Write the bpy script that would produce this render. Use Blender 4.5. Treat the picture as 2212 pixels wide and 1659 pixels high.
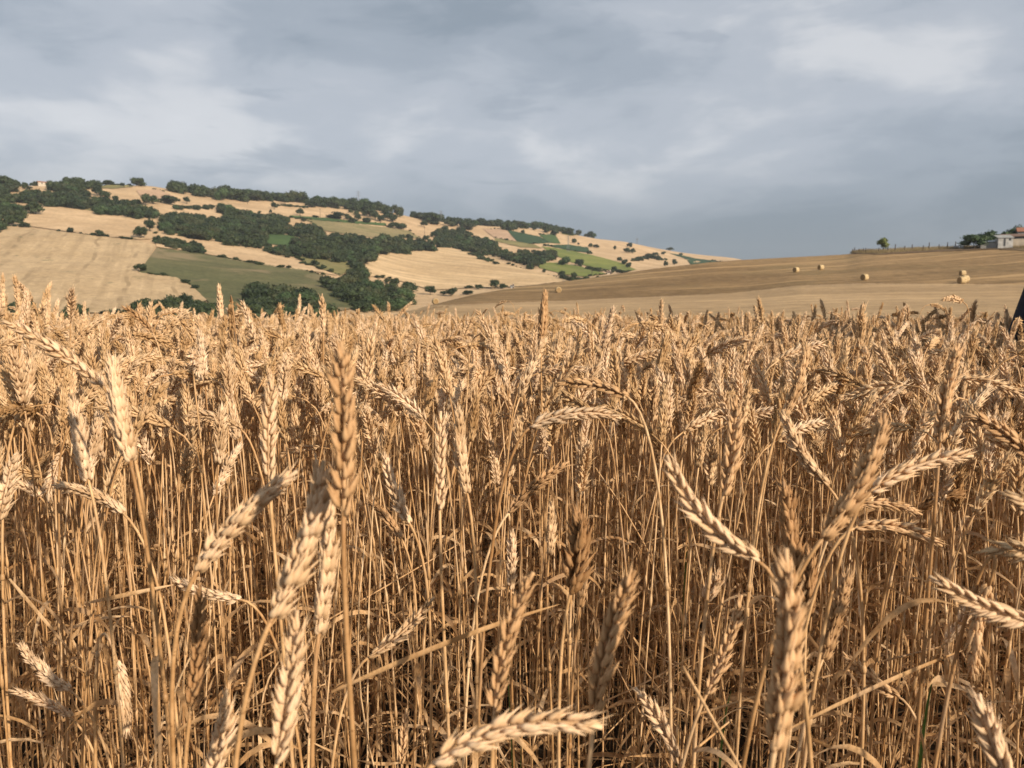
import bpy, bmesh, math, random
import numpy as np
from mathutils import Vector, Matrix
from mathutils.geometry import delaunay_2d_cdt

R = math.radians
random.seed(7)
rng = np.random.default_rng(7)
scene = bpy.context.scene
for o in list(bpy.data.objects):
    bpy.data.objects.remove(o)

# ------------------------------------------------------------------ camera
CZ = 1.0                       # eye height above the soil
FPX, CX, CY, HOR = 1661.0, 1106.0, 829.5, 655.0     # the photograph measured at 2212 x 1659
PITCH = math.atan((CY - HOR) / FPX)
cam_d = bpy.data.cameras.new('camera')
cam_d.sensor_fit = 'HORIZONTAL'
cam_d.sensor_width = 5.66
cam_d.lens = 5.66 * FPX / 2212.0
cam_d.clip_start = 0.02
cam_d.clip_end = 20000
cam_d.dof.use_dof = True
cam_d.dof.focus_distance = 1.25
cam_d.dof.aperture_fstop = 2.0
cam = bpy.data.objects.new('camera', cam_d)
scene.collection.objects.link(cam)
cam.location = (0, 0, CZ)
cam.rotation_euler = (R(90) - PITCH, 0, 0)
scene.camera = cam

# ------------------------------------------------------------------ sky and sun
SUN_AZ, SUN_EL = R(138), R(24)       # azimuth clockwise from the view direction (+Y)
sun_dir = Vector((math.sin(SUN_AZ) * math.cos(SUN_EL), math.cos(SUN_AZ) * math.cos(SUN_EL), math.sin(SUN_EL)))
world = bpy.data.worlds.new('World')
scene.world = world
world.use_nodes = True
wt = world.node_tree
wt.nodes.clear()


def N(t, typ, **kw):
    n = t.nodes.new(typ)
    for k, v in kw.items():
        if k in n.inputs:
            n.inputs[k].default_value = v
        else:
            setattr(n, k, v)
    return n


def math_node(t, op, a, b=None, clamp=False):
    n = t.nodes.new('ShaderNodeMath')
    n.operation = op
    n.use_clamp = clamp
    for i, v in enumerate((a, b)):
        if v is None:
            continue
        if isinstance(v, (int, float)):
            n.inputs[i].default_value = v
        else:
            t.links.new(v, n.inputs[i])
    return n.outputs[0]


def mixcol(t, fac, a, b, mode='MIX'):
    n = t.nodes.new('ShaderNodeMix')
    n.data_type = 'RGBA'
    n.blend_type = mode
    for sock, v in ((n.inputs[0], fac), (n.inputs[6], a), (n.inputs[7], b)):
        if isinstance(v, (int, float)):
            sock.default_value = v
        elif isinstance(v, tuple):
            sock.default_value = v if len(v) == 4 else (*v, 1)
        else:
            t.links.new(v, sock)
    return n.outputs[2]


def ramp(t, fac, stops, interp='EASE'):
    n = t.nodes.new('ShaderNodeValToRGB')
    n.color_ramp.interpolation = interp
    el = n.color_ramp.elements
    while len(el) < len(stops):
        el.new(0.5)
    for e, (p, c) in zip(el, stops):
        e.position = p
        e.color = (*c, 1) if len(c) == 3 else c
    if fac is not None:
        t.links.new(fac, n.inputs[0])
    return n.outputs[0]


SKY_OFF = [(7.53, 4.29, 5.75), (1.36, 5.71, 7.81), (4.71, 6.67, 6.04), (0.58, 6.82, 5.32)]


def build_sky():
    t = wt
    out = N(t, 'ShaderNodeOutputWorld')
    bg = N(t, 'ShaderNodeBackground')
    bg.inputs['Strength'].default_value = 0.1
    sky = N(t, 'ShaderNodeTexSky', sky_type='NISHITA', sun_disc=False)
    sky.sun_elevation = SUN_EL
    sky.sun_rotation = SUN_AZ
    tc = N(t, 'ShaderNodeTexCoord')
    sep = N(t, 'ShaderNodeSeparateXYZ')
    t.links.new(tc.outputs['Generated'], sep.inputs[0])
    cmb = N(t, 'ShaderNodeCombineXYZ')
    t.links.new(sep.outputs[0], cmb.inputs[0])
    t.links.new(sep.outputs[1], cmb.inputs[1])
    t.links.new(math_node(t, 'MULTIPLY', sep.outputs[2], 2.3), cmb.inputs[2])

    def noise(scale, detail, dist, off, rough=0.5, sq=1.0):
        mp = N(t, 'ShaderNodeMapping')
        mp.inputs['Location'].default_value = off
        mp.inputs['Rotation'].default_value = (0.0, 0.10, 0.0)
        mp.inputs['Scale'].default_value = (1, 1, sq)
        t.links.new(cmb.outputs[0], mp.inputs[0])
        n = N(t, 'ShaderNodeTexNoise')
        n.inputs['Scale'].default_value = scale
        n.inputs['Detail'].default_value = detail
        n.inputs['Roughness'].default_value = rough
        n.inputs['Distortion'].default_value = dist
        t.links.new(mp.outputs[0], n.inputs['Vector'])
        return n.outputs[0]

    big = noise(1.5, 2, 0.2, SKY_OFF[0])
    mid = noise(3.2, 6, 0.35, SKY_OFF[1], 0.5)
    fine = noise(8.0, 7, 0.5, SKY_OFF[2], 0.55, 1.3)
    v = math_node(t, 'ADD', math_node(t, 'MULTIPLY', big, 0.45),
                  math_node(t, 'ADD', math_node(t, 'MULTIPLY', mid, 0.40), math_node(t, 'MULTIPLY', fine, 0.15)))
    cloud = ramp(t, v, [(0.41, (0.195, 0.232, 0.275)), (0.47, (0.258, 0.292, 0.338)), (0.53, (0.330, 0.358, 0.402)),
                        (0.60, (0.460, 0.473, 0.497)), (0.68, (0.60, 0.606, 0.62))])
    # ragged low scud, darker than the deck
    sc_ = noise(5.2, 6, 0.6, SKY_OFF[3], 0.55, 1.9)
    scud = ramp(t, sc_, [(0.60, (0, 0, 0)), (0.68, (1, 1, 1))])
    cloud = mixcol(t, math_node(t, 'MULTIPLY', scud, 0.42), cloud, (0.235, 0.268, 0.315))
    # the deck thickens with distance towards the horizon all round
    low = ramp(t, sep.outputs[2], [(0.0, (1, 1, 1)), (0.20, (0, 0, 0))])
    cloud = mixcol(t, math_node(t, 'MULTIPLY', low, 0.92), cloud, (0.104, 0.131, 0.162))
    sc = mixcol(t, 1.0, cloud, (10.0, 10.0, 10.0), 'MULTIPLY')
    allc = mixcol(t, 0.94, sky.outputs[0], sc)
    t.links.new(allc, bg.inputs['Color'])
    t.links.new(bg.outputs[0], out.inputs[0])


build_sky()
sun_d = bpy.data.lights.new('sun', 'SUN')
sun_d.energy = 4.6
sun_d.angle = R(1.0)
sun_d.color = (1.0, 0.865, 0.70)
sun = bpy.data.objects.new('sun', sun_d)
scene.collection.objects.link(sun)
sun.rotation_euler = (-sun_dir).to_track_quat('-Z', 'Y').to_euler()

vs = scene.view_settings
vs.view_transform = 'Standard'
vs.look = 'None'
vs.exposure = 0.54
vs.gamma = 1.0
vs.use_curve_mapping = False
cy = scene.cycles
cy.max_bounces = 8
cy.diffuse_bounces = 5
cy.glossy_bounces = 2
cy.transmission_bounces = 3
cy.transparent_max_bounces = 8
cy.volume_bounces = 0
cy.use_denoising = True
cy.sample_clamp_indirect = 6

# ------------------------------------------------------------------ helpers
COL = scene.collection


def tag(o, label=None, cat=None, group=None, kind=None):
    for k, v in (('label', label), ('category', cat), ('group', group), ('kind', kind)):
        if v:
            o[k] = v
    return o


def link(name, data, parent=None):
    o = bpy.data.objects.new(name, data)
    COL.objects.link(o)
    if parent is not None:
        o.parent = parent
    return o


def empty(name, loc=(0, 0, 0), rz=0):
    o = link(name, None)
    o.empty_display_size = 0.1
    o.location = loc
    o.rotation_euler = (0, 0, rz)
    return o


def mesh_from(name, v, f, mats=(), smooth=False, mi=None):
    m = bpy.data.meshes.new(name)
    m.from_pydata([tuple(map(float, p)) for p in v], [], [tuple(int(i) for i in q) for q in f])
    for x in mats:
        m.materials.append(x)
    if mi is not None:
        m.polygons.foreach_set('material_index', np.asarray(mi, dtype=np.int32))
    if smooth:
        m.polygons.foreach_set('use_smooth', np.ones(len(m.polygons), dtype=bool))
    m.update()
    return m


class MB:
    """collects vertices and faces"""
    def __init__(s):
        s.v, s.f, s.m = [], [], []

    def add(s, v, f, m=0):
        b = len(s.v)
        s.v.extend(tuple(map(float, p)) for p in v)
        s.f.extend(tuple(int(i) + b for i in q) for q in f)
        s.m.extend([m] * len(f))

    def box(s, a, b, m=0):
        (x0, y0, z0), (x1, y1, z1) = a, b
        s.add([(x0, y0, z0), (x1, y0, z0), (x1, y1, z0), (x0, y1, z0), (x0, y0, z1), (x1, y0, z1), (x1, y1, z1), (x0, y1, z1)],
              [(0, 3, 2, 1), (4, 5, 6, 7), (0, 1, 5, 4), (1, 2, 6, 5), (2, 3, 7, 6), (3, 0, 4, 7)], m)

    def tube(s, pts, rad, n=6, m=0, cap=True, flat=1.0):
        v, f = tube(pts, rad, n, cap, flat)
        s.add(v, f, m)

    def mesh(s, name, mats, smooth=False):
        return mesh_from(name, s.v, s.f, mats, smooth, s.m)


def tube(pts, rad, n=6, cap=True, flat=1.0):
    P = np.asarray(pts, float)
    k = len(P)
    rad = np.broadcast_to(np.asarray(rad, float), (k,))
    T = np.gradient(P, axis=0)
    T /= np.linalg.norm(T, axis=1)[:, None] + 1e-12
    ref = np.array([0.31, 0.94, 0.12]) if abs(T[0][1]) < 0.9 else np.array([1.0, 0.1, 0.0])
    v = []
    a = np.arange(n) * 2 * math.pi / n
    X = np.cross(T[0], ref)
    for i in range(k):
        X = X - T[i] * X.dot(T[i])
        X /= np.linalg.norm(X) + 1e-12
        Y = np.cross(T[i], X)
        v.append(P[i] + rad[i] * (np.cos(a)[:, None] * X + flat * np.sin(a)[:, None] * Y))
    v = np.concatenate(v)
    f = []
    for i in range(k - 1):
        for j in range(n):
            j2 = (j + 1) % n
            f.append((i * n + j, i * n + j2, (i + 1) * n + j2, (i + 1) * n + j))
    if cap:
        f.append(tuple(range(n - 1, -1, -1)))
        f.append(tuple((k - 1) * n + j for j in range(n)))
    return v, f


def pix_ray(x, y):
    """world direction through a point of the 2212 x 1659 picture"""
    a, b = (x - CX) / FPX, (y - CY) / FPX
    cp, sp = math.cos(PITCH), math.sin(PITCH)
    return np.array([a, cp - b * sp, -sp - b * cp])


def az_s(x, y):
    d = pix_ray(x, y)
    h = math.hypot(d[0], d[1])
    return math.atan2(d[0], d[1]), d[2] / h


CROPS = {0: (1, 0, 0), 1: (.2538, 0, 346.2), 2: (.2538, 467.9, 346.2), 3: (.2961, 935.7, 402.4), 4: (.3232, 1497.1, 449.1), 5: (.1269, 1931.3, 449.1)}


def D(c, pts):
    k, ox, oy = CROPS[c]
    return [(ox + k * x, oy + k * y) for x, y in pts]


# ------------------------------------------------------------------ materials
def new_mat(name):
    m = bpy.data.materials.new(name)
    m.use_nodes = True
    t = m.node_tree
    t.nodes.clear()
    out = t.nodes.new('ShaderNodeOutputMaterial')
    return m, t, out


def principled(t, out, col, rough=0.7, spec=0.3, translucent=0.0, normal=None):
    p = t.nodes.new('ShaderNodeBsdfPrincipled')
    p.inputs['Roughness'].default_value = rough
    p.inputs['Specular IOR Level'].default_value = spec
    if isinstance(col, tuple):
        p.inputs['Base Color'].default_value = (*col[:3], 1)
    else:
        t.links.new(col, p.inputs['Base Color'])
    if normal is not None:
        t.links.new(normal, p.inputs['Normal'])
    res = p.outputs[0]
    if translucent > 0:
        tr = t.nodes.new('ShaderNodeBsdfTranslucent')
        if isinstance(col, tuple):
            tr.inputs[0].default_value = (*col[:3], 1)
        else:
            t.links.new(col, tr.inputs[0])
        mx = t.nodes.new('ShaderNodeMixShader')
        mx.inputs[0].default_value = translucent
        t.links.new(res, mx.inputs[1])
        t.links.new(tr.outputs[0], mx.inputs[2])
        res = mx.outputs[0]
    t.links.new(res, out.inputs[0])
    return p


def tex_noise(t, vec, scale, detail=4, rough=0.55, dist=0.0, mscale=None, rot=0.0):
    if mscale is not None:
        mp = t.nodes.new('ShaderNodeMapping')
        mp.inputs['Scale'].default_value = mscale
        if rot:
            m0 = t.nodes.new('ShaderNodeMapping')
            m0.inputs['Rotation'].default_value = (0, 0, rot)
            t.links.new(vec, m0.inputs[0])
            vec = m0.outputs[0]
        t.links.new(vec, mp.inputs[0])
        vec = mp.outputs[0]
    n = t.nodes.new('ShaderNodeTexNoise')
    n.inputs['Scale'].default_value = scale
    n.inputs['Detail'].default_value = detail
    n.inputs['Roughness'].default_value = rough
    n.inputs['Distortion'].default_value = dist
    t.links.new(vec, n.inputs['Vector'])
    return n.outputs[0]


def bump(t, h, strength, dist):
    b = t.nodes.new('ShaderNodeBump')
    b.inputs['Strength'].default_value = strength
    b.inputs['Distance'].default_value = dist
    t.links.new(h, b.inputs['Height'])
    return b.outputs[0]


def scaled(c, k):
    return tuple(min(1, x * k) for x in c)


def mat_plain(name, col, rough=0.8, spec=0.2, var=0.25, scale=3.0, translucent=0):
    m, t, out = new_mat(name)
    tc = t.nodes.new('ShaderNodeTexCoord')
    n = tex_noise(t, tc.outputs['Object'], scale)
    c = ramp(t, n, [(0.3, scaled(col, 1 - var)), (0.7, scaled(col, 1 + var))], 'LINEAR')
    principled(t, out, c, rough, spec, translucent)
    return m


def mat_field(name, a, b, patch=None, rot=0.0, line=6.0, line_amt=0.35, patch_amt=0.5, weeds=0.0, swath=0.0, tram=0.0):
    """a cropped field: broad tone changes, drill lines and weedy patches"""
    m, t, out = new_mat(name)
    g = t.nodes.new('ShaderNodeNewGeometry')
    pos = g.outputs['Position']
    broad = tex_noise(t, pos, 0.016, 4)
    c = ramp(t, broad, [(0.36, b), (0.62, a)])
    streak = tex_noise(t, pos, 1.0 / line, 3, 0.6, 0.15, (1.0, 0.035, 0.05), rot)
    c = mixcol(t, math_node(t, 'MULTIPLY', ramp(t, streak, [(0.45, (0, 0, 0)), (0.68, (1, 1, 1))]), line_amt), c, scaled(b, 0.72))
    streak2 = tex_noise(t, pos, 2.6 / line, 2, 0.6, 0.1, (1.0, 0.05, 0.05), rot)
    c = mixcol(t, math_node(t, 'MULTIPLY', ramp(t, streak2, [(0.55, (0, 0, 0)), (0.7, (1, 1, 1))]), line_amt * 0.7), c, scaled(a, 1.22))
    edge = tex_noise(t, pos, 0.09, 6, 0.7, 0.5)
    c = mixcol(t, 1.0, c, ramp(t, edge, [(0.3, (0.80, 0.80, 0.80)), (0.7, (1.12, 1.12, 1.12))]), 'MULTIPLY')
    grain = tex_noise(t, pos, 0.5, 5, 0.7)
    c = mixcol(t, 0.35, c, ramp(t, grain, [(0.3, scaled(b, 0.6)), (0.7, scaled(a, 1.25))]))
    if patch:
        pn = tex_noise(t, pos, 0.03, 5, 0.6, 0.6)
        c = mixcol(t, math_node(t, 'MULTIPLY', ramp(t, pn, [(0.5, (0, 0, 0)), (0.64, (1, 1, 1))]), patch_amt), c, patch)
    if swath:
        sn = tex_noise(t, pos, 0.20, 3, 0.6, 0.35, (1.0, 0.06, 0.05), rot)
        c = mixcol(t, math_node(t, 'MULTIPLY', ramp(t, sn, [(0.54, (0, 0, 0)), (0.63, (1, 1, 1))]), swath), c, scaled(a, 1.7))
        sd = tex_noise(t, pos, 0.13, 4, 0.65, 0.4, (1.0, 0.08, 0.06), rot + 0.12)
        c = mixcol(t, math_node(t, 'MULTIPLY', ramp(t, sd, [(0.55, (0, 0, 0)), (0.66, (1, 1, 1))]), swath * 0.8), c, scaled(b, 0.6))
    if tram:
        mp = t.nodes.new('ShaderNodeMapping')
        mp.inputs['Rotation'].default_value = (0, 0, rot)
        t.links.new(pos, mp.inputs[0])
        sp = t.nodes.new('ShaderNodeSeparateXYZ')
        t.links.new(mp.outputs[0], sp.inputs[0])
        wob = math_node(t, 'MULTIPLY', tex_noise(t, pos, 0.02, 3), 10.0)
        fr = math_node(t, 'FRACT', math_node(t, 'DIVIDE', math_node(t, 'ADD', sp.outputs[0], wob), 17.0))
        ln = math_node(t, 'LESS_THAN', math_node(t, 'ABSOLUTE', math_node(t, 'SUBTRACT', fr, 0.5)), 0.045)
        brk = ramp(t, tex_noise(t, pos, 0.05, 4, 0.6), [(0.42, (0, 0, 0)), (0.6, (1, 1, 1))])
        c = mixcol(t, math_node(t, 'MULTIPLY', math_node(t, 'MULTIPLY', ln, brk), tram), c, scaled(b, 0.62))
    if weeds:
        wn = tex_noise(t, pos, 0.16, 4, 0.6, 0.8)
        c = mixcol(t, math_node(t, 'MULTIPLY', ramp(t, wn, [(0.64, (0, 0, 0)), (0.72, (1, 1, 1))]), weeds), c, (0.09, 0.11, 0.05))
    principled(t, out, c, 0.9, 0.1, 0, bump(t, grain, 0.6, 0.5))
    return m


TAN, TAN2 = (0.56, 0.395, 0.23), (0.44, 0.30, 0.165)
M = {}
M['stubble'] = mat_field('stubble_tan', TAN, TAN2, (0.36, 0.24, 0.13), rot=1.75, line=13, line_amt=0.6, patch_amt=0.45, weeds=0.3)
M['stubble2'] = mat_field('stubble_beige', (0.49, 0.355, 0.205), (0.40, 0.28, 0.15), rot=-0.42, line=5, line_amt=0.75, weeds=0.85, tram=0.7)
M['stubble3'] = mat_field('stubble_gold', (0.56, 0.40, 0.225), (0.46, 0.315, 0.165), rot=2.0, line=12, line_amt=0.85, swath=0.3)
M['pink'] = mat_field('stubble_rose', (0.47, 0.32, 0.205), (0.40, 0.26, 0.16), rot=0.2, line=6, line_amt=0.3)
M['fallow'] = mat_field('fallow_olive', (0.135, 0.125, 0.055), (0.085, 0.09, 0.038), (0.24, 0.18, 0.10), rot=1.7, line=9, line_amt=0.6, patch_amt=0.75)
M['olive'] = mat_field('olive_meadow', (0.22, 0.19, 0.075), (0.14, 0.135, 0.05), (0.30, 0.23, 0.11), rot=0.9, line=8, line_amt=0.4)
M['lime'] = mat_field('lime_meadow', (0.19, 0.205, 0.05), (0.125, 0.15, 0.038), (0.26, 0.23, 0.08), rot=0.7, line=8, line_amt=0.25, patch_amt=0.3)
M['green'] = mat_field('green_meadow', (0.07, 0.115, 0.035), (0.05, 0.085, 0.028), rot=0.7, line=7, line_amt=0.2)
M['darkgreen'] = mat_field('dark_green_crop', (0.04, 0.075, 0.03), (0.03, 0.055, 0.025), rot=0.9, line=6, line_amt=0.25)
M['striped'] = mat_field('striped_meadow', (0.30, 0.235, 0.12), (0.17, 0.15, 0.065), (0.14, 0.14, 0.055), rot=1.35, line=10, line_amt=0.6)
M['hill_stubble'] = mat_field('brown_hill_stubble', (0.295, 0.192, 0.092), (0.19, 0.118, 0.052), (0.185, 0.14, 0.065), rot=1.27, line=15, line_amt=0.8, patch_amt=0.4, swath=0.5)
M['gold_field'] = mat_field('gold_far_crop', (0.43, 0.295, 0.16), (0.35, 0.235, 0.12), rot=1.5, line=7, line_amt=0.5, swath=0.25)
M['earth'] = mat_field('bank_earth', (0.15, 0.10, 0.06), (0.09, 0.065, 0.035), (0.26, 0.20, 0.09), rot=0.0, line=2.0, line_amt=0.4)
M['verge'] = mat_field('dry_verge', (0.30, 0.24, 0.11), (0.19, 0.15, 0.07), (0.15, 0.125, 0.06), rot=0.0, line=2.0, line_amt=0.3)


def mat_soil():
    m, t, out = new_mat('dark_soil')
    g = t.nodes.new('ShaderNodeNewGeometry')
    n = tex_noise(t, g.outputs['Position'], 9, 7, 0.65)
    c = ramp(t, n, [(0.3, (0.028, 0.02, 0.013)), (0.7, (0.075, 0.055, 0.036))])
    s = tex_noise(t, g.outputs['Position'], 40, 3, 0.6, 0.3, (1, 0.12, 1), 0.6)
    c = mixcol(t, math_node(t, 'MULTIPLY', ramp(t, s, [(0.6, (0, 0, 0)), (0.66, (1, 1, 1))]), 0.6), c, (0.24, 0.16, 0.08))
    principled(t, out, c, 0.95, 0.1, 0, bump(t, n, 0.9, 0.03))
    return m


M['soil'] = mat_soil()


def mat_straw(name, stops, rough=0.62, spec=0.22, translucent=0.2, streak=True, island=0.5):
    """dry straw: tone by plant, by island and by fine lengthwise streaks"""
    m, t, out = new_mat(name)
    oi = t.nodes.new('ShaderNodeObjectInfo')
    c = ramp(t, oi.outputs['Random'], stops, 'LINEAR')
    g = t.nodes.new('ShaderNodeNewGeometry')
    isl = ramp(t, g.outputs['Random Per Island'], [(0.0, (0.74, 0.72, 0.69)), (0.55, (1, 1, 1)), (1.0, (1.13, 1.14, 1.16))], 'LINEAR')
    c = mixcol(t, island, c, mixcol(t, 1.0, c, isl, 'MULTIPLY'))
    tc = t.nodes.new('ShaderNodeTexCoord')
    n = tex_noise(t, tc.outputs['Object'], 260, 3, 0.6, 0, (1, 1, 0.16))
    c = mixcol(t, 1.0, c, ramp(t, n, [(0.3, (0.78, 0.76, 0.72)), (0.65, (1.06, 1.06, 1.07))]), 'MULTIPLY')
    n2 = tex_noise(t, tc.outputs['Object'], 35, 4, 0.6)
    c = mixcol(t, 1.0, c, ramp(t, n2, [(0.32, (0.74, 0.67, 0.58)), (0.6, (1.04, 1.04, 1.04))]), 'MULTIPLY')
    n3 = tex_noise(t, tc.outputs['Object'], 420, 2, 0.5)
    c = mixcol(t, 1.0, c, ramp(t, n3, [(0.27, (0.45, 0.38, 0.32)), (0.36, (1, 1, 1))]), 'MULTIPLY')
    n4 = tex_noise(t, tc.outputs['Object'], 14, 3, 0.5)
    c = mixcol(t, math_node(t, 'MULTIPLY', ramp(t, n4, [(0.52, (0, 0, 0)), (0.7, (1, 1, 1))]), 0.2), c, (0.50, 0.44, 0.36))
    principled(t, out, c, rough, spec, translucent, bump(t, n, 0.25, 0.0006))
    return m


EAR_MIX = [(0.0, (0.453, 0.272, 0.121)), (0.05, (0.577, 0.373, 0.186)), (0.2, (0.700, 0.476, 0.251)), (0.6, (0.803, 0.572, 0.339)), (1.0, (0.860, 0.650, 0.436))]
M['ear'] = mat_straw('wheat_ear', EAR_MIX)
M['ear_pale'] = mat_straw('wheat_ear_pale', [(0, (0.752, 0.529, 0.311)), (1, (0.845, 0.625, 0.408))])
M['ear_gold'] = mat_straw('wheat_ear_gold', [(0, (0.659, 0.422, 0.218)), (1, (0.752, 0.499, 0.274))])
M['ear_tan'] = mat_straw('wheat_ear_tan', [(0, (0.556, 0.340, 0.167)), (1, (0.649, 0.413, 0.214))])
M['ear_brown'] = mat_straw('wheat_ear_brown', [(0, (0.412, 0.232, 0.103)), (1, (0.515, 0.300, 0.139))])
M['stem'] = mat_straw('wheat_stem', [(0, (0.433, 0.242, 0.103)), (0.3, (0.587, 0.355, 0.162)), (0.8, (0.700, 0.451, 0.228)), (1, (0.803, 0.572, 0.335))], 0.5, 0.3, 0.14)
M['blade'] = mat_straw('dry_wheat_leaf', [(0, (0.443, 0.257, 0.116)), (0.5, (0.628, 0.398, 0.195)), (1, (0.762, 0.534, 0.307))], 0.65, 0.2, 0.34)
M['green_blade'] = mat_plain('green_grass_blade', (0.07, 0.13, 0.03), 0.5, 0.3, 0.3, 20, 0.3)


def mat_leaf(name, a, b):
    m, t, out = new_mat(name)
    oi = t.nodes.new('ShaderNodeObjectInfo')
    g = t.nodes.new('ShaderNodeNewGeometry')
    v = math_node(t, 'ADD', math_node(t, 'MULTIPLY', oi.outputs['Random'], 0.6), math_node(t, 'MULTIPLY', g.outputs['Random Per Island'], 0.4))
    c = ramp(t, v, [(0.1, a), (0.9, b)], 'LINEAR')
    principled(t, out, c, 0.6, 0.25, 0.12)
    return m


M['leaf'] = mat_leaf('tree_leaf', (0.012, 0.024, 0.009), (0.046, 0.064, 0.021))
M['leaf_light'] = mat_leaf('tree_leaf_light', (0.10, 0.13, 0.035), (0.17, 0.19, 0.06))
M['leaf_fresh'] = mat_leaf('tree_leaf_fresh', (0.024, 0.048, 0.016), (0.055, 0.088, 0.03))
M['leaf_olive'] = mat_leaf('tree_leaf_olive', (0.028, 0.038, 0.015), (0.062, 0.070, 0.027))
M['bark'] = mat_plain('bark', (0.09, 0.07, 0.05), 0.9, 0.1, 0.35, 6)
M['wood'] = mat_plain('weathered_wood', (0.07, 0.055, 0.045), 0.9, 0.1, 0.35, 6)
M['steel'] = mat_plain('pylon_steel', (0.16, 0.165, 0.17), 0.6, 0.4, 0.15, 1)
M['bale'] = None

# ------------------------------------------------------------------ terrain
AZ = np.radians(np.linspace(-64, 64, 641))


def poly_az(pts, val=False):
    """(x, y) picture points -> values over AZ: slope of the sight line, or the second value itself"""
    a, s = [], []
    for x, y in pts:
        aa, ss = az_s(x, 655 if val else y)
        a.append(aa)
        s.append(y if val else ss)
    return np.interp(AZ, a, s)


def gsm(a, sig, axis=0):
    k = np.arange(-int(3 * sig) - 1, int(3 * sig) + 2)
    w = np.exp(-0.5 * (k / sig) ** 2)
    w /= w.sum()
    pad = [(0, 0)] * a.ndim
    pad[axis] = (len(k) // 2, len(k) // 2)
    b = np.pad(a, pad, mode='edge')
    return np.apply_along_axis(lambda q: np.convolve(q, w, 'valid'), axis, b)


s_ridge = gsm(poly_az([(-900, 400), (-200, 392), (0, 395), (60, 395), (300, 395), (340, 398), (400, 410), (467, 417), (560, 424), (650, 433), (740, 441), (830, 450),
                       (900, 467), (980, 478), (1060, 484), (1120, 486), (1180, 491), (1240, 503), (1294, 513), (1350, 518), (1409, 532), (1470, 543),
                       (1530, 551), (1590, 557), (1650, 571), (1700, 592), (1800, 612), (2300, 640), (3200, 640)]), 2)
s_hill = gsm(poly_az([(-900, 760), (0, 760), (500, 750), (700, 720), (800, 695), (860, 677), (1029, 633), (1130, 617), (1231, 605), (1404, 580), (1535, 565), (1600, 560),
                      (1778, 550), (1836, 546), (1850, 541), (1900, 536), (1965, 534), (2087, 531), (2130, 530), (2212, 528), (2500, 526), (3200, 526)]), 1)
s_start = poly_az([(-900, 750), (500, 745), (860, 708), (1100, 696), (3200, 694)])
R_hill = poly_az([(-900, 120), (700, 120), (860, 120), (1231, 190), (1843, 250), (2212, 252), (3200, 252)], True)
R_foot = poly_az([(-900, 220), (0, 220), (700, 230), (860, 260), (1100, 330), (1400, 420), (1700, 500), (3200, 520)], True)
s_foot = np.where(AZ < az_s(820, 655)[0], -0.03, s_hill - 0.02)
s_foot = gsm(np.minimum(s_foot, -0.0) if False else s_foot, 4)
R_ridge = poly_az([(-900, 720), (0, 720), (500, 800), (1000, 900), (1300, 1050), (1600, 1400), (1700, 1500), (3200, 1500)], True)
RR = np.concatenate([np.linspace(0.3, 12, 26), np.geomspace(12.6, 60, 44), np.geomspace(61, 1700, 190), np.geomspace(1780, 2600, 8)])
LR = np.log(RR)
s_mid = poly_az([(-900, 755), (500, 748), (820, 704), (936, 664), (1232, 650), (1380, 642), (1610, 630), (1723, 618), (1853, 613), (2212, 616), (3200, 618)])
S = np.zeros((len(AZ), len(RR)))
for i in range(len(AZ)):
    rk = np.log([12, 20, 40, R_hill[i] * 0.58, R_hill[i], R_hill[i] * 1.25, R_foot[i], R_ridge[i], R_ridge[i] * 1.25, 2600])
    sk = [-(CZ + 0.18) / 12, np.interp(AZ[i], [-0.3, 0.0], [-0.095, -0.074]), s_start[i], s_mid[i], s_hill[i], s_hill[i] - 0.035, s_foot[i], s_ridge[i], s_ridge[i] - 0.03, s_ridge[i] - 0.06]
    S[i] = np.interp(LR, rk, sk)
S_sm = gsm(S, 1.6, 1)
S = np.where(RR[None, :] > 16, S_sm, S)
XX = np.sin(AZ)[:, None] * RR[None, :]
YY = np.cos(AZ)[:, None] * RR[None, :]
Z = CZ + S * RR[None, :]
near = np.clip((RR - 12) / 6, 0, 1)[None, :]
Z = Z * near + (1 - near) * (-0.020 * np.clip(RR - 3, 0, None))[None, :]
rel = (np.sin(XX / 47 + 1.3 * np.sin(YY / 83)) + 0.7 * np.sin(YY / 39 + XX / 61 + 1.1) + 0.5 * np.sin(XX / 21 - YY / 33))
Z = Z + rel * RR[None, :] * 0.0013 * np.clip((RR - 90) / 200, 0, 1)[None, :] * np.clip((R_ridge[:, None] - RR[None, :]) / 150, 0.15, 1)
S = (Z - CZ) / RR[None, :]


def H(az, r):
    fi = np.interp(az, AZ, np.arange(len(AZ)))
    i = min(int(fi), len(AZ) - 2)
    u = fi - i
    zi = np.interp(r, RR, Z[i])
    zj = np.interp(r, RR, Z[i + 1])
    return zi * (1 - u) + zj * u


def ground(x, y):
    return H(math.atan2(x, y), math.hypot(x, y))


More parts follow.
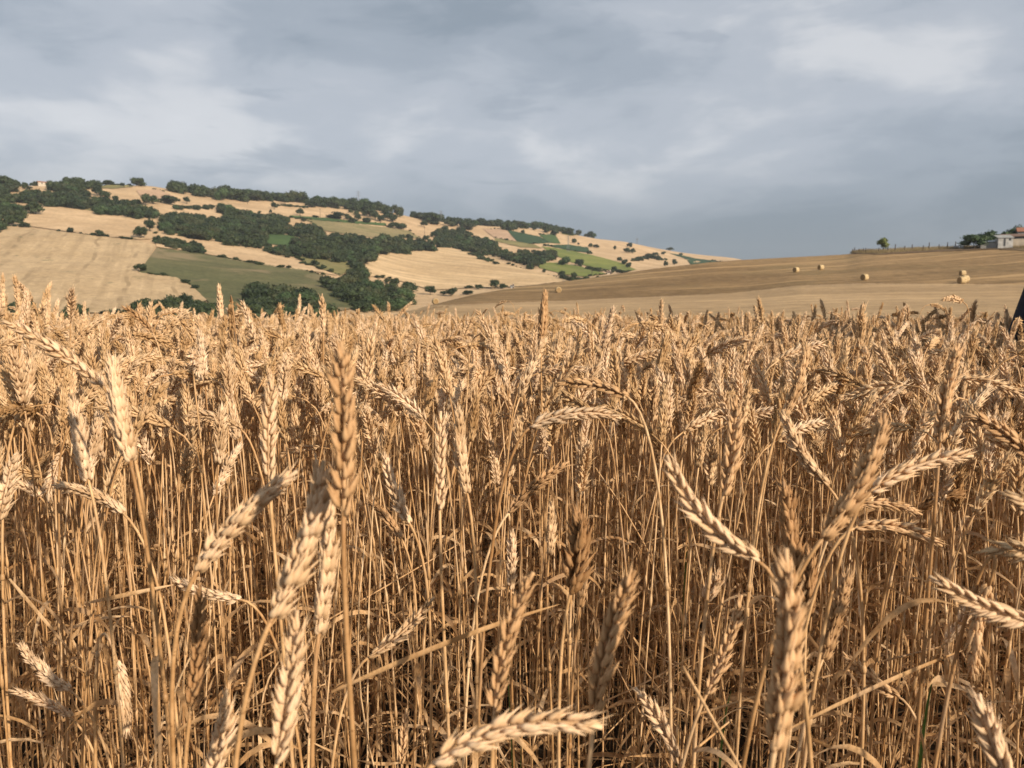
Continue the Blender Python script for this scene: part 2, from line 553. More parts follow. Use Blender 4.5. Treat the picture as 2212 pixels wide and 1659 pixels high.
def unproj(x, y, far=True, rmin=None):
    az, s = az_s(x, y)
    fi = np.interp(az, AZ, np.arange(len(AZ)))
    i = min(int(fi), len(AZ) - 2)
    u = fi - i
    col = S[i] * (1 - u) + S[i + 1] * u
    r0 = rmin if rmin else (float(np.interp(az, AZ, R_foot)) * 0.92 if far else 16.0)
    r1 = float(np.interp(az, AZ, R_ridge if far else R_hill))
    k0 = int(np.searchsorted(RR, r0))
    k1 = int(np.searchsorted(RR, r1))
    idx = np.nonzero(col[k0:k1] >= s)[0]
    if len(idx) == 0:
        r = RR[k0 + int(np.argmax(col[k0:k1]))]
    elif idx[0] == 0:
        r = RR[k0]
    else:
        k = k0 + idx[0]
        w = (s - col[k - 1]) / (col[k] - col[k - 1] + 1e-12)
        r = RR[k - 1] * (1 - w) + RR[k] * w
    return np.array([math.sin(az) * r, math.cos(az) * r, H(az, r)]), r


def at_r(x, r):
    az, _ = az_s(x, 560)
    return np.array([math.sin(az) * r, math.cos(az) * r, H(az, r)])


def build_terrain():
    na, nr = Z.shape
    v = np.stack([XX, YY, Z], -1).reshape(-1, 3)
    i, j = np.meshgrid(np.arange(na - 1), np.arange(nr - 1), indexing='ij')
    a = (i * nr + j).ravel()
    f = np.stack([a, a + 1, a + nr + 1, a + nr], 1)[:, ::-1]
    m = bpy.data.meshes.new('terrain')
    m.vertices.add(len(v))
    m.vertices.foreach_set('co', v.ravel())
    m.loops.add(f.size)
    m.loops.foreach_set('vertex_index', f.ravel().astype(np.int32))
    m.polygons.add(len(f))
    m.polygons.foreach_set('loop_start', np.arange(0, f.size, 4, dtype=np.int32))
    m.polygons.foreach_set('loop_total', np.full(len(f), 4, np.int32))
    rr = RR[:-1][None, :].repeat(na - 1, 0).ravel()
    rf = R_foot[:-1].repeat(nr - 1)
    m.polygons.foreach_set('material_index', np.where(rr < 26, 0, np.where(rr < rf * 0.9, 1, 2)).astype(np.int32))
    m.polygons.foreach_set('use_smooth', np.ones(len(f), bool))
    for k in ('soil', 'hill_stubble', 'stubble'):
        m.materials.append(M[k])
    m.update()
    m.validate()
    o = link('terrain', m)
    tag(o, 'rolling farmland from the wheat field across the valley to the far ridge', 'terrain', kind='structure')
    # the land behind the camera
    bb = MB()
    e = 0.4
    bb.add([(-2600, -2600, -0.01), (2600, -2600, -0.01), (2600, e, -0.01), (-2600, e, -0.01)], [(0, 1, 2, 3)])
    g = link('ground', bb.mesh('ground', [M['soil']]))
    tag(g, 'bare soil continuing behind the edge of the wheat', 'ground', kind='structure')


build_terrain()


def in_poly(p, poly):
    x, y = p
    c = False
    n = len(poly)
    for i in range(n):
        x1, y1 = poly[i]
        x2, y2 = poly[i - 1]
        if (y1 > y) != (y2 > y) and x < (x2 - x1) * (y - y1) / (y2 - y1) + x1:
            c = not c
    return c


FIELD_EDGES = []


def field(poly, mat, label, off=0.45, far=True, step=9.0, name='field', cat='field'):
    b = []
    n = len(poly)
    for i in range(n):
        p, q = np.array(poly[i]), np.array(poly[(i + 1) % n])
        k = max(1, int(np.hypot(*(q - p)) / 5))
        for t in range(k):
            w = p + (q - p) * t / k
            jit = 0.5 if t else 0
            b.append((w[0] + random.uniform(-jit, jit), w[1] + random.uniform(-jit, jit)))
    nb = len(b)
    if far:
        FIELD_EDGES.append(b)
    pts = list(b)
    xs, ys = [p[0] for p in b], [p[1] for p in b]
    y = min(ys)
    while y < max(ys):
        x = min(xs)
        while x < max(xs):
            if in_poly((x, y), b):
                pts.append((x + random.uniform(-.5, .5), y + random.uniform(-.5, .5)))
            x += step
        y += step * 0.5
    vs_, _, fs, *_ = delaunay_2d_cdt([Vector(p) for p in pts], [(i, (i + 1) % nb) for i in range(nb)], [], 2 if False else 1, 1e-4)
    v3 = []
    for p in vs_:
        w, r = unproj(p.x, p.y, far)
        v3.append((w[0], w[1], w[2] + off))
    m = mesh_from(name, v3, [tuple(reversed(f)) for f in fs], [M[mat]], True)
    o = link(name, m)
    # faces up
    up = sum(p.normal.z * p.area for p in m.polygons)
    if up < 0:
        m.flip_normals()
    tag(o, label, cat, kind='structure')
    return o


field(D(1, [(55, 565), (400, 600), (800, 645), (1180, 690), (1330, 740), (1240, 880), (1170, 960), (1500, 1005), (1640, 1080), (1760, 1200), (1500, 1290), (0, 1330), (-250, 1330), (-250, 900), (0, 640)]),
      'stubble2', 'large beige stubble field with faint drill lines low on the hillside')
field(D(1, [(110, 350), (330, 370), (860, 450), (1350, 520), (1330, 670), (1200, 680), (850, 650), (200, 560), (160, 480), (200, 440)]),
      'stubble', 'tan stubble field with a lone oak above the large beige field')
field(D(1, [(1160, 260), (1350, 250), (1480, 310), (1350, 335), (1210, 330)]), 'pink', 'rosy brown field patch high on the slope')
field(D(1, [(1330, 750), (1650, 790), (2000, 850), (2212, 890)]) + D(2, [(430, 895), (740, 935), (900, 985), (920, 1080), (1050, 1160), (1200, 1260), (900, 1320), (0, 1320)])
      + D(1, [(1850, 1290), (1760, 1200), (1640, 1080), (1500, 1005), (1180, 962), (1240, 880)]), 'fallow', 'olive brown fallow field beside the large beige field')
field(D(1, [(330, 352), (860, 425), (860, 447), (330, 372)]), 'olive', 'narrow olive strip above the tan field with the lone oak')
field(D(1, [(830, 195), (1130, 190), (1130, 230), (960, 245), (840, 240)]), 'olive', 'olive pasture at the hilltop')
field(D(2, [(420, 610), (700, 660), (640, 745), (420, 710)]), 'green', 'small dark green meadow enclosed by woodland')
field(D(2, [(640, 490), (900, 520), (1100, 535), (1450, 575), (1640, 605), (1740, 670), (1300, 655), (930, 605), (780, 520)]), 'striped', 'pale olive striped meadow in the middle of the slope')
field(D(2, [(620, 472), (900, 492), (1100, 512), (1440, 540), (1450, 562), (1000, 525), (640, 492)]), 'green', 'thin green strip above the striped meadow')
field(D(2, [(650, 815), (830, 828), (1100, 860), (1170, 930), (1050, 985), (800, 900)]), 'olive', 'small rough olive meadow beside the valley wood')
field(D(2, [(1265, 880), (1330, 830), (1450, 790), (1870, 770), (1890, 730)]) + D(3, [(100, 445), (200, 470), (310, 490), (600, 590), (800, 640), (1010, 692), (650, 735), (250, 745), (30, 760)])
      + D(2, [(1800, 1105), (1680, 1065), (1500, 1015), (1280, 990)]), 'stubble3', 'rounded golden stubble knoll standing before the valley wood')
field(D(1, [(1320, 630), (1650, 660), (2212, 770)]) + D(2, [(200, 740), (650, 850), (1050, 990), (850, 955), (500, 912), (100, 845)]) + D(1, [(2212, 885), (1660, 785), (1330, 742)]),
      'stubble', 'narrow tan stubble wedge running down towards the valley wood')
field(D(3, [(540, 320), (780, 370), (860, 415), (700, 422), (610, 405)]), 'darkgreen', 'dark green crop square on the far slope')
field(D(3, [(780, 352), (890, 357), (930, 420), (860, 415), (785, 368)]), 'green', 'fresh green crop strip joining the dark green square')
field(D(3, [(360, 310), (520, 315), (610, 405), (450, 380)]), 'pink', 'rosy stubble patch beside the dark green square')
field(D(3, [(450, 378), (740, 428), (800, 455), (640, 447), (450, 402)]), 'olive', 'long olive band below the rosy patch')
field(D(3, [(810, 432), (1000, 428), (1130, 450), (1150, 492), (1000, 470)]), 'darkgreen', 'dark green wedge above the lime meadow')
field(D(3, [(790, 440), (1000, 472), (1180, 510), (1370, 560), (1480, 612), (1400, 632), (1200, 600), (1000, 555), (880, 500)]), 'lime', 'broad lime green meadow on the far slope')
field(D(3, [(740, 562), (900, 560), (1080, 590), (1260, 642), (1100, 664), (950, 644), (780, 600)]), 'lime', 'bright green paddock just above the brown hill')
field(D(3, [(955, 330), (1100, 352), (1000, 362), (940, 350)]), 'lime', 'tiny light green field under the ridge wood')
field(D(3, [(1700, 482), (1900, 525), (2100, 550), (1980, 567), (1880, 572), (1840, 530)]), 'darkgreen', 'slim dark green crop near the end of the ridge')
field(D(3, [(-460, 912), (0, 870), (1000, 835), (1500, 810), (2160, 782)]) + D(4, [(350, 560), (700, 520), (1100, 505), (1700, 508), (2212, 515), (3400, 520)]) + [(2600, 690), (1700, 690), (1000, 692), (800, 704)],
      'gold_field', 'golden uncut crop between the wheat ears and the brown stubble hill', off=0.02, far=False)
field(D(4, [(1055, 296), (1250, 305), (1700, 276), (2000, 262), (2212, 270), (2600, 270), (2600, 292), (2212, 288), (2000, 278), (1700, 292), (1250, 313), (1060, 306)]), 'earth',
      'dark earth bank under the field fence', off=0.12, far=False, name='bank', cat='bank', step=6)
field(D(4, [(1065, 288), (1250, 285), (1700, 262), (2000, 255), (2212, 255), (2600, 255), (2600, 268), (2212, 268), (2000, 260), (1700, 274), (1250, 302), (1060, 297)]), 'verge',
      'dry grassy verge behind the field fence', off=0.10, far=False, name='verge', cat='verge', step=6)

# ------------------------------------------------------------------ trees
def rand_unit(n, r=rng):
    v = r.normal(size=(n, 3))
    return v / np.linalg.norm(v, axis=1)[:, None]


def crown_mesh(name, seed, mat, lobes=9, cards=60, size=0.085, spread=0.33, flat=1.0, lob=(0.17, 0.27)):
    """crown one unit wide and one unit tall, sitting on z = 0"""
    r = np.random.default_rng(seed)
    v, f, mi = [], [], []
    cs = []
    for k in range(lobes):
        a = 2 * math.pi * k / lobes * 1.9 + r.uniform(0, 1)
        rad = spread * math.sqrt(r.uniform(0.05, 1))
        zz = 0.24 + 0.54 * r.uniform() * (1 - 0.5 * rad / spread * 0.7)
        cs.append((rad * math.cos(a), rad * math.sin(a), zz * flat, r.uniform(*lob)))
    for (x, y, z, s) in cs:
        # an inner leafy mass
        n0 = len(v)
        nu, nv = 7, 5
        for j in range(1, nv):
            th = math.pi * j / nv
            for i in range(nu):
                ph = 2 * math.pi * i / nu
                k = s * 0.78 * r.uniform(0.75, 1.1)
                v.append((x + k * math.sin(th) * math.cos(ph), y + k * math.sin(th) * math.sin(ph), z + k * 0.85 * math.cos(th)))
        v.append((x, y, z + s * 0.7))
        v.append((x, y, z - s * 0.6))
        top, bot = len(v) - 2, len(v) - 1
        for j in range(nv - 2):
            for i in range(nu):
                i2 = (i + 1) % nu
                f.append((n0 + j * nu + i, n0 + (j + 1) * nu + i, n0 + (j + 1) * nu + i2, n0 + j * nu + i2))
        for i in range(nu):
            i2 = (i + 1) % nu
            f.append((top, n0 + i, n0 + i2))
            f.append((bot, n0 + (nv - 2) * nu + i2, n0 + (nv - 2) * nu + i))
        d = rand_unit(cards, r)
        for q in d:
            rad = s * r.uniform(0.72, 1.12)
            c = np.array([x, y, z]) + q * rad * np.array([1, 1, 0.9])
            nrm = q + 0.8 * r.normal(size=3)
            nrm /= np.linalg.norm(nrm)
            t1 = np.cross(nrm, r.normal(size=3))
            t1 /= np.linalg.norm(t1)
            t2 = np.cross(nrm, t1)
            sz = size * r.uniform(0.6, 1.35)
            b = len(v)
            v.extend([tuple(c + t1 * sz * 0.6), tuple(c + t2 * sz * 0.45 + nrm * sz * 0.15), tuple(c - t1 * sz * 0.6), tuple(c - t2 * sz * 0.45)])
            f.append((b, b + 1, b + 2, b + 3))
    return mesh_from(name, v, f, [M[mat]])


def trunk_mesh(name, seed):
    r = np.random.default_rng(seed)
    b = MB()
    b.tube([(0, 0, -0.08), (0.01, 0, 0.12), (r.uniform(-.03, .03), r.uniform(-.03, .03), 0.3), (r.uniform(-.05, .05), 0.02, 0.55)], [0.05, 0.036, 0.03, 0.014], 7)
    for k in range(4):
        a = k * 1.7 + r.uniform(0, 1)
        b.tube([(0, 0, 0.22 + 0.04 * k), (0.12 * math.cos(a), 0.12 * math.sin(a), 0.38 + 0.03 * k), (0.26 * math.cos(a), 0.26 * math.sin(a), 0.5 + 0.04 * k)], [0.02, 0.014, 0.005], 5)
    return b.mesh(name, [M['bark']], True)


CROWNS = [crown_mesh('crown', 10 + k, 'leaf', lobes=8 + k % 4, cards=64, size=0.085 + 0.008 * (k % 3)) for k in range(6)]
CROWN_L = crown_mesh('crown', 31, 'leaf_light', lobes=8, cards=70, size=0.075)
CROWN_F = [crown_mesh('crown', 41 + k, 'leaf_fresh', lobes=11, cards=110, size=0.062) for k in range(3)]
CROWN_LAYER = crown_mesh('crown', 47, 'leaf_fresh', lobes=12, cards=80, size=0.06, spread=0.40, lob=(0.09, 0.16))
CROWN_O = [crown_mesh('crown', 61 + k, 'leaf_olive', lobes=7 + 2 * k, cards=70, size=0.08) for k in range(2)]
TRUNKS = [trunk_mesh('trunk', k) for k in range(3)]


def plant_tree(pos, w, h, label, group=None, crown=None, trunk_share=0.2, name='tree', cat='tree'):
    t = empty(name, pos, random.uniform(0, 6.28))
    tk = link('trunk', random.choice(TRUNKS), t)
    tk.scale = (h * 0.8, h * 0.8, h)
    c = link('crown', crown or random.choice(CROWNS), t)
    c.location = (0, 0, h * trunk_share - 0.1 * h)
    c.scale = (w, w, h * (1.12 - trunk_share))
    tag(t, label, cat, group)
    return t


HT = 'trees scattered in the hedges of the far hillside'
TREES = [
    # crop, x, base y, height, width, label, group
    (1, 290, 465, 95, 130, 'broad round oak standing alone in the upper tan field', None),
    (1, 600, 617, 45, 48, 'smaller of two round bushes on the track above the beige field', None),
    (1, 850, 655, 58, 62, 'larger round bush on the track above the beige field', None),
    (1, 500, 608, 22, 28, 'tiny shrub on the track above the beige field', None),
    (1, 1200, 668, 105, 105, 'dark oak with a visible trunk at the corner of the tan field', None),
    (1, 1278, 612, 98, 90, 'ragged tree just behind the dark corner oak', None),
    (1, 110, 558, 90, 125, 'dark spreading tree at the top corner of the beige field', None),
    (1, 205, 572, 42, 75, 'low bush beside the dark spreading tree at the field corner', None),
    (1, 1195, 952, 72, 90, 'lone dark bush where the beige field meets the olive fallow', None),
    (1, 620, 418, 80, 75, 'stocky dark tree at the end of the narrow olive strip', None),
    (1, 1590, 370, 60, 52, 'small round tree alone in the tan field below the ridge wood', None),
    (1, 1920, 330, 48, 62, 'flat bush at the lower edge of the ridge wood', None),
    (1, 1240, 385, 100, 70, 'taller tree rising from the hedge at the rosy patch', None),
    (1, 1300, 372, 66, 100, 'wide tree in the hedge below the rosy patch', None),
    (1, 1440, 378, 72, 150, 'broad low tree closing the hedge below the rosy patch', None),
    (1, 1180, 222, 72, 100, 'rounded tree alone on the hilltop skyline', None),
    (1, 920, 195, 42, 90, 'low wide tree on the skyline beside the hilltop pasture', None),
    (1, 1040, 195, 24, 40, 'tiny bush on the skyline of the hilltop pasture', None),
    (1, 830, 305, 72, 80, 'dark tree above the paired field bushes on the upper slope', None),
    (1, 900, 322, 62, 85, 'squat tree touching the dark tree on the upper slope', None),
    (1, 980, 345, 45, 45, 'small tree at the end of the upper hedge', None),
    (1, 230, 246, 30, 70, 'low shrub below the hilltop strip near the picture edge', None),
    (1, 1900, 440, 70, 75, 'tree at the upper tip of the large wood', None),
    (2, 492, 418, 62, 50, 'leaning tree in the tan field below the ridge wood', None),
    (2, 460, 452, 40, 24, 'slim small tree just below the leaning tree', None),
    (2, 583, 375, 70, 50, 'dark tree sticking out under the ridge wood', None),
    (2, 710, 473, 68, 68, 'perfectly round tree on a short trunk in the tan field', None),
    (2, 365, 454, 24, 30, 'tiny bush under the power pole', None),
    (2, 840, 488, 22, 60, 'low bush between the round tree and the power pole', None),
    (2, 815, 402, 68, 110, 'wide dark tree below the ridge wood and above the power pole', None),
    (2, 1140, 450, 38, 40, 'small dark bush high in the pale field', HT),
    (2, 1190, 472, 50, 48, 'small dark bush beside the hedge trees in the pale field', HT),
    (2, 1020, 500, 62, 155, 'long low clump of trees above the striped meadow', None),
    (2, 1115, 505, 55, 60, 'tree joining the long low clump', HT),
    (2, 1150, 535, 55, 60, 'tree hanging below the long low clump', HT),
    (2, 1205, 512, 55, 60, 'tree in the middle hedge beside the pale gap', HT),
    (2, 1300, 485, 85, 110, 'tallest tree of the middle hedge', None),
    (2, 1350, 512, 75, 80, 'hedge tree touching the tallest one', HT),
    (2, 1280, 535, 55, 70, 'dark bush under the tallest hedge tree', HT),
    (2, 1400, 525, 60, 70, 'hedge tree between two pale gaps', HT),
    (2, 1455, 520, 92, 100, 'second tallest tree of the middle hedge', None),
    (2, 1505, 530, 70, 80, 'hedge tree sloping off the second tallest one', HT),
    (2, 1560, 485, 50, 75, 'tree against the lower edge of the ridge wood', None),
    (2, 1500, 580, 60, 90, 'left half of the low clump in the striped meadow', HT),
    (2, 1570, 588, 60, 100, 'right half of the low clump in the striped meadow', HT),
    (2, 1765, 570, 62, 65, 'lone tree with a long shadow on the pale knoll', None),
    (2, 1850, 546, 26, 95, 'low dark hedge bush on the pale knoll', None),
    (2, 740, 522, 32, 50, 'bush at the corner of the striped meadow', None),
    (2, 840, 905, 60, 65, 'biggest of three bushes on the rough olive meadow', None),
    (2, 912, 925, 42, 55, 'middle of three bushes on the rough olive meadow', None),
    (2, 978, 955, 38, 50, 'lowest of three bushes on the rough olive meadow', None),
    (2, 1580, 668, 42, 60, 'tree at the lower edge of the striped meadow', HT),
    (2, 1640, 668, 45, 60, 'tree on the rim of the valley wood under the striped meadow', HT),
    (2, 1780, 685, 52, 60, 'tree between the striped meadow and the golden knoll', HT),
    (2, 1860, 655, 58, 80, 'tree above the crest of the golden knoll', HT),
    (2, 1940, 610, 56, 60, 'tree below the pylon on the pale knoll', HT),
    (2, 1450, 1050, 45, 60, 'small tree at the foot of the golden knoll', None),
    (2, 1520, 1068, 70, 85, 'dark tree at the foot of the golden knoll', None),
    (2, 1640, 1118, 98, 140, 'biggest tree at the foot of the golden knoll', None),
    (2, 1820, 1145, 84, 95, 'round tree standing clear under the golden knoll', None),
    (2, 1930, 1148, 38, 70, 'low bush beside the round trees under the knoll', None),
    (2, 2000, 1155, 82, 110, 'round dark tree near the edge of the brown hill', None),
    (2, 2140, 1145, 45, 95, 'low rounded bush against the brown hill', None),
    (3, 655, 348, 32, 32, 'tiny tree above the dark green square', None),
    (3, 740, 322, 34, 36, 'little tree at the end of the pale strip under the ridge', None),
    (3, 1030, 417, 42, 36, 'taller of two field trees on the far pale field', None),
    (3, 1060, 428, 20, 22, 'shrub at the foot of the taller field tree', None),
    (3, 1148, 447, 38, 34, 'dark tree beginning the short far hedge', None),
    (3, 1190, 449, 28, 44, 'bushy tree ending the short far hedge', None),
    (3, 1325, 466, 34, 24, 'narrow tree on the far pale field', None),
    (3, 1433, 446, 40, 38, 'round tree high on the far pale field', None),
    (3, 1415, 487, 44, 55, 'bush in the far hedge under the high round tree', HT),
    (3, 1455, 490, 38, 45, 'bush in the far hedge beside the pale wedge', HT),
    (3, 1140, 498, 32, 42, 'round bush at the tip of the dark green wedge', None),
    (3, 1360, 548, 36, 44, 'small tree over the pair of bushes at the lime meadow', None),
    (3, 1395, 575, 50, 55, 'upper bush at the end of the lime meadow', None),
    (3, 1425, 597, 50, 50, 'lower bush at the end of the lime meadow', None),
    (3, 1065, 582, 56, 70, 'round dark tree on the lime meadow', None),
    (3, 810, 630, 28, 30, 'small bush at the start of the bright paddock', None),
    (3, 940, 658, 44, 56, 'dark tree on the lower side of the bright paddock', None),
    (3, 1030, 678, 52, 50, 'tree half hidden behind the brown hill under the paddock', None),
    (3, 1322, 620, 42, 44, 'tree near the little pale house behind the brown hill', None),
    (3, 1300, 640, 36, 60, 'bush beside the little pale house', None),
    (3, 1375, 636, 26, 80, 'low hedge bush sinking behind the brown hill', None),
    (3, 1580, 525, 40, 80, 'bushy tree in the curved far hedge', HT),
    (3, 1620, 505, 26, 50, 'bush at the top of the curved far hedge', HT),
    (3, 1695, 583, 42, 34, 'first of two umbrella shaped trees on the far knoll', None),
    (3, 1760, 573, 46, 40, 'second umbrella shaped tree nearer the ridge end', None),
    (3, 1728, 468, 24, 56, 'flat bush on the skyline near the ridge end', None),
    (3, 1680, 498, 24, 36, 'small bush under the skyline bush', None),
    (3, 1805, 508, 24, 28, 'last little tree near the ridge end', None),
    (3, 450, 750, 78, 78, 'round tree at the low end of the golden knoll', None),
    (3, 505, 748, 44, 50, 'small tree against the round one at the knoll end', None),
    (3, 335, 752, 42, 60, 'bush at the bottom rim of the golden knoll', None),
]
for (c, x, y, h, w, lab, grp) in TREES:
    (X, Yp), = D(c, [(x, y)])
    pos, r = unproj(X, Yp)
    k = CROPS[c][0] * r / FPX
    lone = h > 55 and w <= h * 1.3
    plant_tree(pos, w * k * 1.04, h * k * 1.08, lab, grp, trunk_share=0.24 if lone else 0.12)


# ------------------------------------------------------------------ scattering many copies as one mass
def scatter(name, pts, rot, scl, idx, protos, label, cat, kind='stuff'):
    coll = bpy.data.collections.new(name + '_kinds')
    for i, m in enumerate(protos):
        o = bpy.data.objects.new('%s_kind_%03d' % (name, i), m)
        coll.objects.link(o)
    me = bpy.data.meshes.new(name)
    P = np.asarray(pts, np.float32)
    me.vertices.add(len(P))
    me.vertices.foreach_set('co', P.ravel())
    for nm, typ, dat in (('rot', 'FLOAT_VECTOR', rot), ('scl', 'FLOAT_VECTOR', scl)):
        a = me.attributes.new(nm, typ, 'POINT')
        a.data.foreach_set('vector', np.asarray(dat, np.float32).ravel())
    a = me.attributes.new('idx', 'INT', 'POINT')
    a.data.foreach_set('value', np.asarray(idx, np.int32))
    me.update()
    o = link(name, me)
    ng = bpy.data.node_groups.new(name + '_scatter', 'GeometryNodeTree')
    ng.interface.new_socket('Geometry', in_out='INPUT', socket_type='NodeSocketGeometry')
    ng.interface.new_socket('Geometry', in_out='OUTPUT', socket_type='NodeSocketGeometry')
    gi, go = ng.nodes.new('NodeGroupInput'), ng.nodes.new('NodeGroupOutput')
    ci = ng.nodes.new('GeometryNodeCollectionInfo')
    ci.inputs['Collection'].default_value = coll
    ci.inputs['Separate Children'].default_value = True
    ci.inputs['Reset Children'].default_value = True
    ip = ng.nodes.new('GeometryNodeInstanceOnPoints')
    ip.inputs['Pick Instance'].default_value = True
    L = ng.links.new
    L(gi.outputs[0], ip.inputs['Points'])
    L(ci.outputs[0], ip.inputs['Instance'])
    for nm, typ, sock in (('idx', 'INT', 'Instance Index'), ('rot', 'FLOAT_VECTOR', 'Rotation'), ('scl', 'FLOAT_VECTOR', 'Scale')):
        na = ng.nodes.new('GeometryNodeInputNamedAttribute')
        na.data_type = typ
        na.inputs['Name'].default_value = nm
        L(na.outputs['Attribute'], ip.inputs[sock])
    L(ip.outputs[0], go.inputs[0])
    md = o.modifiers.new('scatter', 'NODES')
    md.node_group = ng
    tag(o, label, cat, kind=kind)
    return o


def woodland(poly, label, hm=7.5, dens=1.0, far=True, protos=None, cat='woodland', jit=0.5):
    protos = protos or CROWNS + CROWN_O + [CROWN_F[1]]
    xs, ys = [p[0] for p in poly], [p[1] for p in poly]
    pts, rot, scl, idx = [], [], [], []
    y = min(ys)
    while y < max(ys):
        mx = 0.5 * (min(xs) + max(xs))
        _, r = unproj(mx, y, far)
        wpx = hm * FPX / r
        dx, dy = wpx * 0.50 / dens, max(1.6, wpx * 0.28 / dens)
        x = min(xs) + random.uniform(0, dx)
        while x < max(xs):
            qx, qy = x + random.uniform(-jit, jit) * dx, y + random.uniform(-jit, jit) * dy
            if in_poly((qx, qy), poly):
                h = hm * random.choice((0.55, 0.75, 0.9, 1.0, 1.1, 1.3)) * random.uniform(0.9, 1.1)
                p, r = unproj(qx, qy + 0.35 * h * FPX / max(r, 1), far)
                w = h * random.uniform(0.85, 1.35)
                pts.append((p[0], p[1], p[2] - 0.12 * h))
                rot.append((0, 0, random.uniform(0, 6.28)))
                scl.append((w, w, h))
                idx.append(random.randrange(len(protos)))
            x += dx
        y += dy
    if not pts:
        return
    return scatter('woodland', pts, rot, scl, idx, protos, label, cat)


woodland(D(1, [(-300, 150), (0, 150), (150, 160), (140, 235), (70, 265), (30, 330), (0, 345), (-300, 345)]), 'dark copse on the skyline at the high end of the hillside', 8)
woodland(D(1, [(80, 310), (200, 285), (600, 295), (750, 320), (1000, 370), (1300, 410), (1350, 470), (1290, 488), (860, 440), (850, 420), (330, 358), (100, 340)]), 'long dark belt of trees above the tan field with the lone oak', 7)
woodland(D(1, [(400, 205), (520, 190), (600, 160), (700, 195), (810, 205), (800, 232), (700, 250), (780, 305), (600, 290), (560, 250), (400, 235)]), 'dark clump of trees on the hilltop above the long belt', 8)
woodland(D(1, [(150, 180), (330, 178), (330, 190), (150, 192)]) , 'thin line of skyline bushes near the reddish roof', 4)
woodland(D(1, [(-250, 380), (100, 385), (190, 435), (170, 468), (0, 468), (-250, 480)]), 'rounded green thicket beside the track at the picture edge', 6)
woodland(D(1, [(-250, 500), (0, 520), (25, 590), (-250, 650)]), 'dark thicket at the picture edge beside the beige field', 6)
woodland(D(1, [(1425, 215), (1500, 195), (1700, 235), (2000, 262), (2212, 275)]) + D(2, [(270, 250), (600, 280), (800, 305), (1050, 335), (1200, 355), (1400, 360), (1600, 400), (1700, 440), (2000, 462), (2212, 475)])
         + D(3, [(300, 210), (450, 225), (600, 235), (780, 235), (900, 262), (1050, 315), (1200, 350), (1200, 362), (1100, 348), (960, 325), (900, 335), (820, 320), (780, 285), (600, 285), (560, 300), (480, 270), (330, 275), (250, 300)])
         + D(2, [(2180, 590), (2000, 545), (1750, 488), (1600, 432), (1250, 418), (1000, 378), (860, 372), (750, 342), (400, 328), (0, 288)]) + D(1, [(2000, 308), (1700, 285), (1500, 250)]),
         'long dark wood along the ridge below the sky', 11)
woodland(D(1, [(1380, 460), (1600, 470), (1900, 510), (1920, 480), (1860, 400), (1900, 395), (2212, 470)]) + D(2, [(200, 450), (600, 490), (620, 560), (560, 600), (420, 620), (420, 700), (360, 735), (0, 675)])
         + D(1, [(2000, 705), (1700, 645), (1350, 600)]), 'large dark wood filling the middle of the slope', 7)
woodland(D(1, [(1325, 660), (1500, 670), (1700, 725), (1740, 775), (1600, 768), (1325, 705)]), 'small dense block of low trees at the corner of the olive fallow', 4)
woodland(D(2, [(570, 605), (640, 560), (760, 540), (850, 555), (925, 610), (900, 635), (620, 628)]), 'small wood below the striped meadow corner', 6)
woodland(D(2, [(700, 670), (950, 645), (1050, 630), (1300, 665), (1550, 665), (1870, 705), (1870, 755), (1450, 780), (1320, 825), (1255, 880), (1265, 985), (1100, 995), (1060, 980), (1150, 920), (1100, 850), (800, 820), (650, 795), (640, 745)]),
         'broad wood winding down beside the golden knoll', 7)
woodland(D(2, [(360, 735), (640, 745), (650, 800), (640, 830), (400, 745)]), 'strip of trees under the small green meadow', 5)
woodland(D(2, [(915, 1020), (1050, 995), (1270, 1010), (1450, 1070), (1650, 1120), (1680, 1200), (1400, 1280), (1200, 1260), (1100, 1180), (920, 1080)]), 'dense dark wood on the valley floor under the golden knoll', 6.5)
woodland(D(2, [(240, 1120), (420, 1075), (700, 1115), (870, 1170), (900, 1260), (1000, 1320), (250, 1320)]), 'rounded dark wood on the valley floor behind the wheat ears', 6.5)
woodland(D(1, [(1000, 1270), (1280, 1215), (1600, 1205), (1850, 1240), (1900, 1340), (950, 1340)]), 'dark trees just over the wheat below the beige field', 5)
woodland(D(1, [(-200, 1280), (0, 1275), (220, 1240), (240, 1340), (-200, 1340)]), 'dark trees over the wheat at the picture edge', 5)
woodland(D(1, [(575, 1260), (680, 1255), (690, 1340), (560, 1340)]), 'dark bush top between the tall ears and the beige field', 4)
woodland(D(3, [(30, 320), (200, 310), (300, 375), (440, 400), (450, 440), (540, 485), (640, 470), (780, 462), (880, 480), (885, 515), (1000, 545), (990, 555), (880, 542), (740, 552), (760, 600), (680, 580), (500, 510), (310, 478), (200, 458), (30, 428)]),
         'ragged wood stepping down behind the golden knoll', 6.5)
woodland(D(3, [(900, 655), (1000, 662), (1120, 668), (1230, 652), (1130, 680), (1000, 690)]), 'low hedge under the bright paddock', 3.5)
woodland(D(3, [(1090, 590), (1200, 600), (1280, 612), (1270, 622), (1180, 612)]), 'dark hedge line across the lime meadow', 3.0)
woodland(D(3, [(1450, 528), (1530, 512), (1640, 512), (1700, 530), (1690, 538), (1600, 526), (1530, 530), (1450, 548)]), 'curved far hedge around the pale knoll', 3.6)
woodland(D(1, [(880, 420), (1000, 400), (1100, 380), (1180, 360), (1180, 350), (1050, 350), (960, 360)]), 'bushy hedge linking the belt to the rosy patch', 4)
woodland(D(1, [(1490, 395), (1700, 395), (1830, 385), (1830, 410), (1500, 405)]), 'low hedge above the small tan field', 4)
woodland(D(2, [(520, 375), (620, 378), (780, 398), (780, 405), (620, 388), (520, 385)]), 'thin dark hedge across the tan field', 2.2)
